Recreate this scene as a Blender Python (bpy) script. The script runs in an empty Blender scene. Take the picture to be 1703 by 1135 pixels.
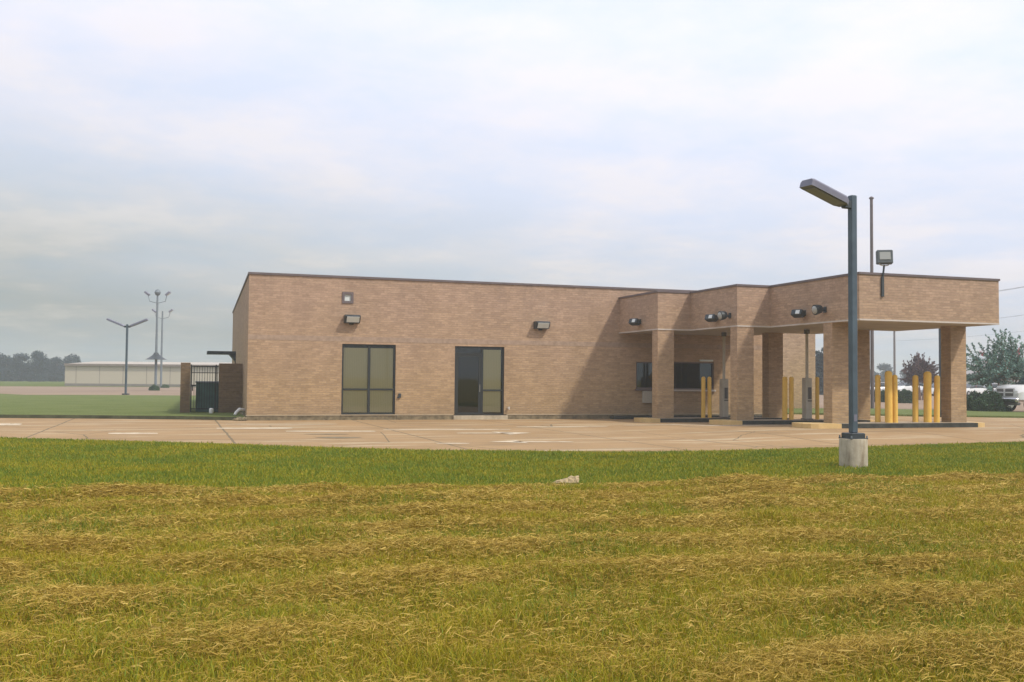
import bpy, math, random
import numpy as np
from mathutils import Vector, Matrix
random.seed(7); rng = np.random.default_rng(11)
sc = bpy.context.scene
col = bpy.data.collections.new('place'); sc.collection.children.link(col)
PI = math.pi; R = math.radians

# ------------------------------------------------------------------ helpers
class MB:
    def __init__(s): s.v = []; s.f = []
    def add(s, vs, fs):
        n = len(s.v); s.v += [tuple(v) for v in vs]; s.f += [tuple(i + n for i in f) for f in fs]; return s
    def box(s, x0, x1, y0, y1, z0, z1, b=0.0, M=None):
        if b <= 0:
            vs = [(x, y, z) for z in (z0, z1) for y in (y0, y1) for x in (x0, x1)]
            fs = [(0, 2, 3, 1), (4, 5, 7, 6), (0, 1, 5, 4), (2, 6, 7, 3), (0, 4, 6, 2), (1, 3, 7, 5)]
        else:
            def ring(ins, z):
                a0, a1, c0, c1 = x0 + ins, x1 - ins, y0 + ins, y1 - ins; k = b
                return [(a0 + k, c0, z), (a1 - k, c0, z), (a1, c0 + k, z), (a1, c1 - k, z), (a1 - k, c1, z), (a0 + k, c1, z), (a0, c1 - k, z), (a0, c0 + k, z)]
            vs = ring(b, z0) + ring(0, z0 + b) + ring(0, z1 - b) + ring(b, z1); fs = [tuple(range(7, -1, -1)), tuple(range(24, 32))]
            for r_ in range(3):
                for i in range(8):
                    j = (i + 1) % 8; fs.append((r_ * 8 + i, r_ * 8 + j, r_ * 8 + 8 + j, r_ * 8 + 8 + i))
        if M is not None: vs = [M @ Vector(v) for v in vs]
        return s.add(vs, fs)
    def lathe(s, prof, n=20, M=None, closed=True):
        vs = []; fs = []
        for (r, z) in prof:
            for i in range(n): t = 2 * PI * i / n; vs.append((r * math.cos(t), r * math.sin(t), z))
        for k in range(len(prof) - 1):
            for i in range(n):
                j = (i + 1) % n; fs.append((k * n + i, k * n + j, (k + 1) * n + j, (k + 1) * n + i))
        if closed: fs.append(tuple(range(n - 1, -1, -1))); fs.append(tuple((len(prof) - 1) * n + i for i in range(n)))
        if M is not None: vs = [M @ Vector(v) for v in vs]
        return s.add(vs, fs)
    def tube(s, pts, rad, n=8):
        pts = [Vector(p) for p in pts]
        if not isinstance(rad, (list, tuple)): rad = [rad] * len(pts)
        vs = []; fs = []; up = Vector((0.13, 0.27, 1)).normalized()
        for k, p in enumerate(pts):
            d = (pts[min(k + 1, len(pts) - 1)] - pts[max(k - 1, 0)]).normalized()
            a = d.cross(up)
            if a.length < .15: a = d.cross(Vector((1, 0.1, 0)))
            a.normalize(); b = d.cross(a)
            for i in range(n): t = 2 * PI * i / n; vs.append(p + (a * math.cos(t) + b * math.sin(t)) * rad[k])
        for k in range(len(pts) - 1):
            for i in range(n):
                j = (i + 1) % n; fs.append((k * n + i, (k + 1) * n + i, (k + 1) * n + j, k * n + j))
        fs.append(tuple(range(n))); fs.append(tuple((len(pts) - 1) * n + i for i in range(n - 1, -1, -1)))
        return s.add(vs, fs)
    def prism(s, poly, z0, z1):
        n = len(poly); vs = [(x, y, z0) for x, y in poly] + [(x, y, z1) for x, y in poly]
        fs = [tuple(range(n - 1, -1, -1)), tuple(range(n, 2 * n))] + [(i, (i + 1) % n, n + (i + 1) % n, n + i) for i in range(n)]
        return s.add(vs, fs)
    def build(s, name, m, parent=None, smooth=False):
        me = bpy.data.meshes.new(name); me.from_pydata(s.v, [], s.f); me.update()
        if smooth:
            me.polygons.foreach_set('use_smooth', [True] * len(me.polygons))
            me.set_sharp_from_angle(angle=R(40))
        o = bpy.data.objects.new(name, me); me.materials.append(m); col.objects.link(o)
        if parent: o.parent = parent
        return o

def tag(o, label=None, cat=None, group=None, kind=None):
    if label: o['label'] = label
    if cat: o['category'] = cat
    if group: o['group'] = group
    if kind: o['kind'] = kind
    return o
def thing(name, label, cat, loc=(0, 0, 0), rz=0, group=None):
    o = bpy.data.objects.new(name, None); col.objects.link(o); o.location = loc; o.rotation_euler = (0, 0, rz)
    return tag(o, label, cat, group)
def dup(o, loc=None, rz=None, label=None, scale=None, parent=None):
    c = o.copy(); col.objects.link(c)
    if parent: c.parent = parent
    if loc is not None: c.location = loc
    if rz is not None: c.rotation_euler = (0, 0, rz)
    if scale is not None: c.scale = scale
    if label: c['label'] = label
    for ch in o.children: dup(ch, parent=c)
    return c

# ------------------------------------------------------------------ materials
def mat(name, base=(.5, .5, .5), rough=.8, metal=0., spec=.3):
    m = bpy.data.materials.new(name); m.use_nodes = True
    b = m.node_tree.nodes['Principled BSDF']
    b.inputs['Base Color'].default_value = (*base, 1); b.inputs['Roughness'].default_value = rough
    b.inputs['Metallic'].default_value = metal; b.inputs['Specular IOR Level'].default_value = spec
    return m
def N(m, t, **kw):
    n = m.node_tree.nodes.new(t)
    for k, v in kw.items(): setattr(n, k, v)
    return n
def L(m, a, b): m.node_tree.links.new(a, b)
def mix(m, fac, a, b, mode='MIX'):
    n = N(m, 'ShaderNodeMix', data_type='RGBA', blend_type=mode)
    for i, v in ((0, fac), (6, a), (7, b)):
        if hasattr(v, 'links'): L(m, v, n.inputs[i])
        elif isinstance(v, (tuple, list)): n.inputs[i].default_value = (*v, 1) if len(v) == 3 else v
        else: n.inputs[i].default_value = v
    return n.outputs[2]
def math_(m, op, a, b=0., c=0.):
    n = N(m, 'ShaderNodeMath', operation=op)
    for i, v in enumerate((a, b, c)):
        if hasattr(v, 'links'): L(m, v, n.inputs[i])
        else: n.inputs[i].default_value = v
    return n.outputs[0]
def ramp(m, x, stops):
    n = N(m, 'ShaderNodeValToRGB'); L(m, x, n.inputs[0]); e = n.color_ramp.elements
    while len(e) < len(stops): e.new(0.5)
    for k, (p, c) in enumerate(stops):
        e[k].position = p; e[k].color = (*c, 1) if isinstance(c, tuple) else (c, c, c, 1)
    return n.outputs[0]
def pos(m, world=True):
    return N(m, 'ShaderNodeNewGeometry').outputs['Position'] if world else N(m, 'ShaderNodeTexCoord').outputs['Object']
def noise(m, vec, scale, detail=4, rough=.55, stretch=None):
    n = N(m, 'ShaderNodeTexNoise'); n.inputs['Scale'].default_value = scale; n.inputs['Detail'].default_value = detail; n.inputs['Roughness'].default_value = rough
    if stretch:
        mp = N(m, 'ShaderNodeMapping'); mp.inputs['Scale'].default_value = stretch; L(m, vec, mp.inputs[0]); vec = mp.outputs[0]
    L(m, vec, n.inputs['Vector']); return n.outputs['Fac']
def bsdf(m): return m.node_tree.nodes['Principled BSDF']
def bump(m, h, dist, strength=1.):
    n = N(m, 'ShaderNodeBump'); n.inputs['Distance'].default_value = dist; n.inputs['Strength'].default_value = strength
    L(m, h, n.inputs['Height']); L(m, n.outputs[0], bsdf(m).inputs['Normal'])
def grimy(name, base, var=.25, scale=3., rough=.7, metal=0., bumpd=.002):
    m = mat(name, base, rough, metal); p = pos(m)
    a = noise(m, p, scale, 6); lo = tuple(c * (1 - var) for c in base); hi = tuple(min(1, c * (1 + var)) for c in base)
    L(m, ramp(m, a, [(.3, lo), (.7, hi)]), bsdf(m).inputs['Base Color'])
    if bumpd: bump(m, noise(m, p, scale * 12, 3), bumpd)
    return m
def brick_mat(name, tone=1., pale=0.):
    m = mat(name, rough=.9); p = pos(m); s = N(m, 'ShaderNodeSeparateXYZ'); L(m, p, s.inputs[0])
    u = math_(m, 'ADD', s.outputs[0], s.outputs[1]); c = N(m, 'ShaderNodeCombineXYZ'); L(m, u, c.inputs[0]); L(m, s.outputs[2], c.inputs[1])
    b = N(m, 'ShaderNodeTexBrick'); L(m, c.outputs[0], b.inputs['Vector']); b.offset = .5
    b.inputs['Scale'].default_value = 1; b.inputs['Brick Width'].default_value = .25; b.inputs['Row Height'].default_value = .081
    b.inputs['Mortar Size'].default_value = .0065; b.inputs['Mortar Smooth'].default_value = .3; b.inputs['Bias'].default_value = 0
    def t(r_, g_, b_): return (r_ * tone + pale, g_ * tone + pale, b_ * tone + pale)
    lowa, lowb = t(.345, .236, .128), t(.455, .314, .172); higa, higb = t(.365, .248, .178), t(.465, .318, .226)
    up = N(m, 'ShaderNodeMapRange'); L(m, s.outputs[2], up.inputs[0]); up.inputs[1].default_value = .8; up.inputs[2].default_value = 4.4
    big = noise(m, p, .55, 5, .6); up2 = math_(m, 'ADD', up.outputs[0], math_(m, 'MULTIPLY', math_(m, 'SUBTRACT', big, .5), .8))
    up2 = math_(m, 'MINIMUM', math_(m, 'MAXIMUM', up2, 0.), 1.)
    ca = mix(m, up2, lowa, higa); cb = mix(m, up2, lowb, higb); L(m, ca, b.inputs['Color1']); L(m, cb, b.inputs['Color2'])
    b.inputs['Mortar'].default_value = (*t(.38, .28, .19), 1)
    st = noise(m, p, 1.3, 7, .65, (1, 1, .35)); o = mix(m, 1., b.outputs[0], ramp(m, st, [(.25, .86), (.75, 1.10)]), 'MULTIPLY')
    fine = noise(m, p, 9., 3, .6, (1, 1, 3.)); o = mix(m, 1., o, ramp(m, fine, [(.3, .84), (.7, 1.13)]), 'MULTIPLY')
    # splash dirt low on the wall, pale bloom here and there
    low = N(m, 'ShaderNodeMapRange'); L(m, math_(m, 'ADD', s.outputs[2], math_(m, 'MULTIPLY', st, .5)), low.inputs[0]); low.inputs[1].default_value = .3; low.inputs[2].default_value = 1.0
    o = mix(m, math_(m, 'MULTIPLY', math_(m, 'SUBTRACT', 1., low.outputs[0]), .35), o, t(.22, .175, .115))
    # rain streaks running down from the coping
    sv = noise(m, p, 2.2, 6, .7, (1, 1, .06)); tp_ = N(m, 'ShaderNodeMapRange'); L(m, s.outputs[2], tp_.inputs[0]); tp_.inputs[1].default_value = 3.2; tp_.inputs[2].default_value = 5.0
    o = mix(m, math_(m, 'MULTIPLY', ramp(m, sv, [(.52, 0.), (.72, .34)]), tp_.outputs[0]), o, t(.20, .155, .13))
    eff = noise(m, p, 1.1, 8, .72); o = mix(m, ramp(m, eff, [(.62, 0.), (.76, .28)]), o, t(.52, .44, .36))
    L(m, o, bsdf(m).inputs['Base Color'])
    bump(m, math_(m, 'ADD', math_(m, 'MULTIPLY', b.outputs['Fac'], -1.), math_(m, 'MULTIPLY', fine, .5)), .006)
    return m
def glass_mat(name, tint, refl=.12, rough=.03):
    m = bpy.data.materials.new(name); m.use_nodes = True; nt = m.node_tree; nt.nodes.remove(nt.nodes['Principled BSDF'])
    out = nt.nodes['Material Output']; t = N(m, 'ShaderNodeBsdfTransparent'); t.inputs[0].default_value = (*tint, 1)
    g = N(m, 'ShaderNodeBsdfGlossy'); g.inputs['Roughness'].default_value = rough; g.inputs[0].default_value = (.9, .95, .95, 1)
    fr = N(m, 'ShaderNodeFresnel'); fr.inputs[0].default_value = 1.5
    f = math_(m, 'ADD', fr.outputs[0], refl); mx = N(m, 'ShaderNodeMixShader'); L(m, f, mx.inputs[0]); L(m, t.outputs[0], mx.inputs[1]); L(m, g.outputs[0], mx.inputs[2])
    L(m, mx.outputs[0], out.inputs[0]); return m

M = {}
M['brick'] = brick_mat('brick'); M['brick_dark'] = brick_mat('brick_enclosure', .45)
M['band'] = grimy('band_brick', (.345, .252, .185), .2, 6, .9)
M['coping'] = grimy('coping_metal', (.16, .13, .13), .15, 2, .5, .4, 0)
M['found'] = grimy('foundation_stone', (.19, .155, .095), .45, 5, .95, 0, .01)
M['ledge'] = grimy('ledge', (.38, .31, .21), .15, 3, .9)
M['bronze'] = mat('bronze_frame', (.045, .05, .05), .45, .5)
M['soffit'] = grimy('soffit_plaster', (.42, .37, .32), .12, 1.5, .9)
M['drip'] = grimy('drip_edge', (.52, .47, .42), .1, 3, .7)
M['blind'] = mat('blind', (.36, .34, .21), .9)
w_ = N(M['blind'], 'ShaderNodeTexWave'); w_.inputs['Scale'].default_value = 5; L(M['blind'], pos(M['blind']), w_.inputs[0])
L(M['blind'], mix(M['blind'], w_.outputs['Fac'], (.68, .60, .42), (.60, .53, .37)), bsdf(M['blind']).inputs['Base Color'])
M['glass'] = glass_mat('window_glass', (.92, .93, .88), -.01)
M['glass_dark'] = glass_mat('door_glass', (.22, .25, .25), .03)
M['glass_teal'] = glass_mat('teller_glass', (.16, .30, .29), .02)
M['interior'] = mat('interior', (.08, .08, .075), .9)
M['concrete'] = grimy('concrete', (.42, .36, .26), .3, 4, .95, 0, .004)
def stained():
    m = mat('stained_concrete', rough=.95); p = pos(m); a = noise(m, p, 9, 6, .7, (1, 1, .12)); b = noise(m, p, 5, 6, .65)
    o = ramp(m, a, [(.30, (.24, .19, .12)), (.44, (.40, .345, .25)), (.62, (.47, .42, .32))]); o = mix(m, 1., o, ramp(m, b, [(.3, .8), (.7, 1.12)]), 'MULTIPLY')
    L(m, o, bsdf(m).inputs['Base Color']); bump(m, noise(m, p, 30, 4, .7), .006); return m
M['stained'] = stained()
M['islandtop'] = grimy('island_top', (.37, .31, .23), .2, 3, .95, 0, .003)
M['black'] = grimy('black_paint', (.045, .048, .04), .4, 6, .75, 0, .002)
def worn_yellow(name, base=(.70, .44, .09)):
    m = mat(name, base, .6); p = pos(m); a = noise(m, p, 7, 7, .7)
    L(m, ramp(m, a, [(.28, (.40, .27, .12)), (.36, base), (.8, tuple(min(1, c * 1.18) for c in base))]), bsdf(m).inputs['Base Color'])
    L(m, ramp(m, a, [(.3, .85), (.6, .5)]), bsdf(m).inputs['Roughness']); bump(m, a, .002); return m
M['yellow'] = worn_yellow('bollard_yellow'); M['yellow2'] = worn_yellow('kerb_yellow', (.55, .39, .17))
M['dkmetal'] = grimy('dark_metal', (.055, .065, .07), .25, 5, .45, .3, 0)
M['lampbrown'] = grimy('lamp_metal', (.085, .115, .14), .2, 3, .4, .3, 0)
M['lamphead'] = grimy('lamp_head_metal', (.19, .19, .24), .1, 3, .5, .2, 0)
M['lamplens'] = mat('lamp_lens', (.26, .26, .33), .5, 0, .4)
M['polebrown'] = grimy('pole_brown', (.15, .125, .125), .2, 2, .6, .1, 0)
M['lens'] = mat('lens', (.62, .66, .64), .25, 0, .5)
M['spotlens'] = mat('spot_lens', (.36, .37, .35), .3, 0, .5)
M['floodgrey'] = grimy('flood_housing', (.10, .115, .12), .15, 5, .6, .1, 0)
M['kiosk'] = grimy('kiosk_metal', (.42, .39, .32), .1, 4, .5, .1, 0)
M['kioskdark'] = mat('kiosk_dark', (.10, .095, .085), .5)
M['white'] = grimy('white_paint', (.72, .72, .68), .1, 4, .6)
M['green'] = grimy('cabinet_green', (.06, .125, .105), .25, 4, .6)
M['iron'] = mat('iron', (.03, .035, .035), .6, .3)
M['warehouse'] = grimy('warehouse_metal', (.52, .46, .36), .06, .05, .7, 0, 0)
M['whroof'] = grimy('warehouse_roof', (.44, .39, .32), .06, .05, .6, 0, 0)
M['roofgrey'] = grimy('shed_roof', (.26, .24, .225), .08, .05, .7, 0, 0)
M['shedwall'] = grimy('shed_wall', (.42, .38, .32), .08, .05, .7, 0, 0)
M['dkdoor'] = mat('shed_door', (.06, .06, .09), .7)
M['bark'] = grimy('bark', (.20, .14, .10), .3, 6, .95, 0, .01)
M['pinkbark'] = grimy('smooth_bark', (.30, .20, .15), .3, 6, .9, 0, .004)
M['galv'] = grimy('galvanised', (.17, .20, .22), .12, 2, .6, .1, 0)
M['wood'] = grimy('pole_wood', (.15, .13, .12), .2, 3, .9)
M['wire'] = mat('wire', (.25, .26, .27), .7)
M['tyre'] = mat('tyre', (.02, .02, .02), .9); M['chrome'] = mat('chrome', (.6, .6, .6), .2, 1.)
def paint(name, c): 
    m = mat(name, c, .3, 0, .5); bsdf(m).inputs['Coat Weight'].default_value = .6; return m
M['carwhite'] = paint('car_white', (.62, .62, .60)); M['cardark'] = paint('car_dark', (.03, .035, .05)); M['carsilver'] = paint('car_silver', (.45, .46, .47)); M['carred'] = paint('car_red', (.25, .04, .03))
M['carglass'] = mat('car_glass', (.02, .03, .035), .08, 0, .6)
M['headlight'] = mat('headlight_lens', (.7, .72, .72), .1, 0, .6); M['taillight'] = mat('taillight_lens', (.4, .03, .02), .2)
M['litter'] = grimy('cardboard', (.40, .31, .17), .35, 14, .9, 0, .004)
M['roofgravel'] = mat('roof_gravel', (.25, .24, .22), .95)

def leaf_mat(name, lo, hi, red=None, scale=.9):
    m = mat(name, hi, .6, 0, .25); p = pos(m, False); oi = N(m, 'ShaderNodeObjectInfo')
    a = noise(m, p, scale, 3); b = noise(m, p, scale * 9, 2)
    o = mix(m, ramp(m, a, [(.35, 0.), (.65, 1.)]), lo, hi)
    o = mix(m, 1., o, ramp(m, b, [(.3, .65), (.7, 1.3)]), 'MULTIPLY')
    o = mix(m, math_(m, 'MULTIPLY', oi.outputs['Random'], .25), o, tuple(c * 1.7 for c in hi))
    L(m, o, bsdf(m).inputs['Base Color'])
    bsdf(m).inputs['Subsurface Weight'].default_value = 0
    return m
M['leaf_far'] = leaf_mat('far_leaves', (.006, .022, .030), (.014, .036, .040), scale=.25)
M['leaf_myrtle'] = leaf_mat('myrtle_leaves', (.09, .175, .15), (.18, .28, .22))
M['leaf_purple'] = leaf_mat('plum_leaves', (.07, .035, .045), (.12, .075, .075))
M['flower'] = mat('myrtle_flower', (.42, .07, .10), .7)
M['leaf_hedge'] = leaf_mat('hedge_leaves', (.022, .05, .022), (.055, .11, .04), scale=1.6)

# ground grass colours: straw amount depends on where the mowing left it
ROW = 1.2
def ground_mat():
    m = mat('ground_grass', rough=1., spec=.1); p = pos(m); s = N(m, 'ShaderNodeSeparateXYZ'); L(m, p, s.inputs[0])
    n1 = noise(m, p, .35, 5, .6); n2 = noise(m, p, 2.2, 6, .65, (.5, 1.3, 1)); n3 = noise(m, p, 30, 3, .6)
    green = mix(m, ramp(m, n1, [(.3, 0.), (.7, 1.)]), (.08, .125, .018), (.13, .155, .025))
    green = mix(m, ramp(m, n2, [(.45, 0.), (.75, .5)]), green, (.19, .17, .055))
    hay = mix(m, ramp(m, n2, [(.3, 0.), (.65, 1.)]), (.17, .155, .014), (.27, .19, .03))
    edge = math_(m, 'ADD', s.outputs[1], math_(m, 'MULTIPLY', math_(m, 'SUBTRACT', n2, .5), 1.2))
    edge = math_(m, 'ADD', edge, math_(m, 'MULTIPLY', s.outputs[0], .09))
    fac = N(m, 'ShaderNodeMapRange'); L(m, edge, fac.inputs[0]); fac.inputs[1].default_value = 13.75; fac.inputs[2].default_value = 13.45
    fac.inputs[1].default_value, fac.inputs[2].default_value = 13.4, 13.8
    o = mix(m, fac.outputs[0], hay, green)
    o = mix(m, 1., o, ramp(m, n3, [(.25, .5), (.75, 1.35)]), 'MULTIPLY')
    L(m, o, bsdf(m).inputs['Base Color']); bump(m, n3, .03); return m
M['ground'] = ground_mat()
def lawn_mat(name, a, b):
    m = mat(name, rough=1., spec=.1); p = pos(m)
    n1 = noise(m, p, .5, 6, .6); n3 = noise(m, p, 14, 4, .7)
    o = mix(m, ramp(m, n1, [(.3, 0.), (.7, 1.)]), a, b); o = mix(m, 1., o, ramp(m, n3, [(.25, .6), (.75, 1.3)]), 'MULTIPLY')
    L(m, o, bsdf(m).inputs['Base Color']); bump(m, n3, .04); return m
M['lawn'] = lawn_mat('lawn', (.12, .155, .045), (.165, .19, .065))
def drive_mat():
    m = mat('drive_concrete', rough=.9, spec=.2); p = pos(m); s = N(m, 'ShaderNodeSeparateXYZ'); L(m, p, s.inputs[0])
    n1 = noise(m, p, .45, 7, .6); n2 = noise(m, p, .9, 6, .6, (.22, 1.6, 1)); n3 = noise(m, p, 12, 4, .7)
    base = mix(m, ramp(m, n1, [(.3, 0.), (.7, 1.)]), (.30, .195, .095), (.385, .255, .13))
    base = mix(m, ramp(m, n2, [(.54, 0.), (.62, .7)]), base, (.47, .38, .25))
    base = mix(m, ramp(m, n2, [(.31, .75), (.41, 0.)]), base, (.175, .14, .09))
    base = mix(m, 1., base, ramp(m, n3, [(.25, .88), (.75, 1.08)]), 'MULTIPLY')
    def line(coord, per, off, w):
        a = math_(m, 'ABSOLUTE', math_(m, 'SUBTRACT', math_(m, 'FRACT', math_(m, 'DIVIDE', math_(m, 'ADD', coord, off), per)), .5))
        return math_(m, 'LESS_THAN', a, w / per)
    wob = math_(m, 'MULTIPLY', math_(m, 'SUBTRACT', n1, .5), .12)
    j = math_(m, 'MAXIMUM', line(math_(m, 'ADD', s.outputs[0], wob), 4.6, 1.1, .03), line(math_(m, 'ADD', s.outputs[1], wob), 4.6, .9, .03))
    v = N(m, 'ShaderNodeTexVoronoi', feature='DISTANCE_TO_EDGE'); v.inputs['Scale'].default_value = .16
    wv = N(m, 'ShaderNodeVectorMath', operation='ADD'); L(m, p, wv.inputs[0]); nn = N(m, 'ShaderNodeTexNoise'); nn.inputs['Scale'].default_value = 1.2; nn.inputs['Detail'].default_value = 6; L(m, nn.outputs['Color'], wv.inputs[1]); L(m, wv.outputs[0], v.inputs['Vector'])
    cr = math_(m, 'LESS_THAN', v.outputs[0], .0028)
    base = mix(m, math_(m, 'MULTIPLY', math_(m, 'MAXIMUM', j, cr), .75), base, (.12, .10, .06))
    L(m, base, bsdf(m).inputs['Base Color']); bump(m, n3, .004); return m
M['drive'] = drive_mat()
M['lot'] = grimy('lot_concrete', (.26, .185, .125), .12, .08, .95, 0, 0)
def worn_paint():
    m = mat('worn_marking', rough=.8); p = pos(m); a = noise(m, p, 3.2, 8, .75, (.5, 1.2, 1))
    L(m, ramp(m, a, [(.36, (.36, .26, .16)), (.50, (.60, .51, .37))]), bsdf(m).inputs['Base Color']); return m
M['marking'] = worn_paint()

# ------------------------------------------------------------------ camera
H = 1.5
cd = bpy.data.cameras.new('camera'); cam = bpy.data.objects.new('camera', cd); col.objects.link(cam)
cd.sensor_width = 36; cd.sensor_fit = 'HORIZONTAL'; cd.lens = 36 * 1650 / 1703; cd.clip_end = 6000; cd.clip_start = .1
cam.matrix_world = Matrix.Translation((0, 0, H)) @ Matrix.Rotation(-R(18.5), 4, 'Z') @ Matrix.Rotation(R(92.2), 4, 'X') @ Matrix.Rotation(0.009, 4, 'Z')
sc.camera = cam

# ------------------------------------------------------------------ light, sky
S = Vector((.524, -.65, 1)).normalized(); elev = math.asin(S.z); azi = math.atan2(S.x, S.y)
sd = bpy.data.lights.new('sun', 'SUN'); sd.energy = 1.95; sd.angle = R(4); sd.color = (1, .93, .82)
sun = bpy.data.objects.new('sun', sd); col.objects.link(sun); sun.rotation_euler = S.to_track_quat('Z', 'Y').to_euler(); sun.location = (0, 0, 60)
w = bpy.data.worlds.new('World'); sc.world = w; w.use_nodes = True
class W: node_tree = w.node_tree
bg = w.node_tree.nodes['Background']
sky = N(W, 'ShaderNodeTexSky'); sky.sky_type = 'NISHITA'; sky.sun_disc = False; sky.sun_elevation = elev; sky.sun_rotation = azi; sky.dust_density = 4; sky.air_density = 1.2
tc = N(W, 'ShaderNodeTexCoord').outputs['Generated']; sp = N(W, 'ShaderNodeSeparateXYZ'); L(W, tc, sp.inputs[0])
# overcast veil: thick haze at the horizon, thin bright streaky cloud above; brighter towards the sun's side
right = N(W, 'ShaderNodeVectorMath', operation='DOT_PRODUCT'); L(W, tc, right.inputs[0]); right.inputs[1].default_value = (math.cos(R(18.5)), -math.sin(R(18.5)), 0)
rt = right.outputs['Value']
den = math_(W, 'ADD', math_(W, 'ABSOLUTE', sp.outputs[2]), .12)
cv = N(W, 'ShaderNodeCombineXYZ'); L(W, math_(W, 'DIVIDE', sp.outputs[0], den), cv.inputs[0]); L(W, math_(W, 'DIVIDE', sp.outputs[1], den), cv.inputs[1]); L(W, math_(W, 'MULTIPLY', sp.outputs[2], 2.), cv.inputs[2])
c1 = noise(W, cv.outputs[0], .55, 9, .58); c2 = noise(W, cv.outputs[0], 1.7, 8, .6)
veil = math_(W, 'ADD', sp.outputs[2], math_(W, 'MULTIPLY', rt, .15))
veil = math_(W, 'ADD', veil, math_(W, 'MULTIPLY', math_(W, 'SUBTRACT', c1, .5), .11))
cloud = ramp(W, veil, [(-.02, (.275, .295, .285)), (.08, (.42, .44, .46)), (.18, (.555, .57, .64)), (.36, (.67, .685, .775))])
blu = ramp(W, c2, [(.40, (.91, .955, 1.01)), (.62, (1.07, 1.025, .99))])
cloud = mix(W, 1., cloud, blu, 'MULTIPLY')
warm = math_(W, 'MULTIPLY', ramp(W, c2, [(.55, 0.), (.72, 1.)]), .22)
cloud = mix(W, warm, cloud, (.70, .64, .58))
fin = N(W, 'ShaderNodeMix', data_type='RGBA'); fin.inputs[0].default_value = .07
sk = N(W, 'ShaderNodeMix', data_type='RGBA', blend_type='MULTIPLY'); sk.inputs[0].default_value = 1; L(W, sky.outputs[0], sk.inputs[6]); sk.inputs[7].default_value = (.10, .10, .10, 1)
cl10 = cloud
L(W, cl10, fin.inputs[6]); L(W, sk.outputs[2], fin.inputs[7]); L(W, fin.outputs[2], bg.inputs[0]); bg.inputs[1].default_value = 1.0
sc.view_settings.view_transform = 'Standard'; sc.view_settings.look = 'None'; sc.view_settings.exposure = .6; sc.view_settings.gamma = 1

# ------------------------------------------------------------------ ground
def S_(a, b, x):
    t = np.clip((np.asarray(x, float) - a) / (b - a), 0, 1); return t * t * (3 - 2 * t)
def hdrive(x, y): return .11 * S_(11, 17, x) * (1 - S_(25, 33.5, y)) * S_(19.7, 23.2, y) * (1 - S_(26, 34, x))
_k = rng.uniform(.2, 1, (14, 2)) * np.array([[1, 1]]) * 6; _ph = rng.uniform(0, 6.28, 14)
def wob(x, y, f=1.):
    s = 0
    for i in range(14): s = s + np.sin((x * _k[i, 0] * (1 if i % 2 else -1) + y * _k[i, 1]) * f * .5 + _ph[i])
    return s / 5.
def rowphase(x, y): return (y + .10 * x - 1.1 + .22 * wob(x, y * .3, .35) + .07 * wob(y, x, 1.7)) / ROW
def rowbank(x, y):   # 0..1, 1 on a windrow crest
    ph = rowphase(x, y); c = .5 + .5 * np.cos(2 * np.pi * ph); return np.clip(c ** 1.7 * (.62 + .55 * wob(x, y, .6) + .35 * wob(y * .8, x, 1.9)), 0, 1.3)
def inhay(x, y): return 1 - S_(13.35, 13.8, y + .09 * x + .18 * wob(x, y, 1.2))
def hground(x, y):
    near = 1 - S_(17, 21, y); big = .035 * wob(x, y, .22)
    return near * (big * (1 - .3 * inhay(x, y)) + inhay(x, y) * .07 * rowbank(x, y)) - .0
def axis(lo, hi, st, far, n):
    a = np.arange(lo, hi + 1e-6, st); g = np.geomspace(st * 2, 1, n) if 0 else None
    out = list(a); d = st
    x = hi
    while x < far: d *= 1.35; x += d; out.append(x)
    x = lo; d = st; pre = []
    while x > -far: d *= 1.35; x -= d; pre.append(x)
    return np.array(pre[::-1] + out)
gx = axis(-7, 20, .13, 4000, 0); gy = axis(2.5, 17, .11, 4000, 0)
X, Y = np.meshgrid(gx, gy); Z = hground(X, Y)
def gridmesh(name, X, Y, Z, m, parent=None):
    ny, nx = X.shape; co = np.stack([X, Y, Z], -1).reshape(-1, 3); i = np.arange(ny * nx).reshape(ny, nx)
    q = np.stack([i[:-1, :-1], i[:-1, 1:], i[1:, 1:], i[1:, :-1]], -1).reshape(-1, 4)
    me = bpy.data.meshes.new(name); me.vertices.add(len(co)); me.vertices.foreach_set('co', co.ravel().astype(np.float32))
    me.loops.add(q.size); me.loops.foreach_set('vertex_index', q.ravel().astype(np.int32)); me.polygons.add(len(q)); me.polygons.foreach_set('loop_start', (np.arange(len(q)) * 4).astype(np.int32))
    me.update(calc_edges=True); me.polygons.foreach_set('use_smooth', np.ones(len(q), bool)); me.materials.append(m)
    o = bpy.data.objects.new(name, me); col.objects.link(o); return o
g = gridmesh('ground', X, Y, Z, M['ground']); tag(g, 'mown grass ground reaching from the foreground to the horizon', kind='structure')

# drive (concrete) : near edge as seen, far edge under the lawn kerb and the building
ne = np.array([(-80, 72), (-40, 48.5), (-20, 35.9), (-3.948, 25.86), (-1.9, 24.58), (.05, 23.37), (1.9, 22.0), (3.63, 20.75), (4.74, 20.0), (6.5, 19.46), (8.2, 18.8), (9.5, 18.5), (10.8, 18.4), (12.4, 18.62), (14.3, 19.0), (16.3, 19.44), (18.3, 19.72), (20.3, 19.8), (40, 19.9), (120, 19.9)])
lawn_near = np.array([(-80, 73), (-40, 55.5), (-12, 41.0), (-5.78, 37.74), (-2.88, 36.96), (.06, 35.9), (1.88, 34.9), (2.3, 34.85)])
dx = np.concatenate([np.arange(-80, -6, 2.), np.arange(-6, 30, .25), np.arange(30, 120, 3.)])
yn = np.interp(dx, ne[:, 0], ne[:, 1]) + .07 * wob(dx, dx * 0, 2.) ; yf = np.where(dx < 2.2, np.interp(dx, lawn_near[:, 0], lawn_near[:, 1]) + .8, 46.)
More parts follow.
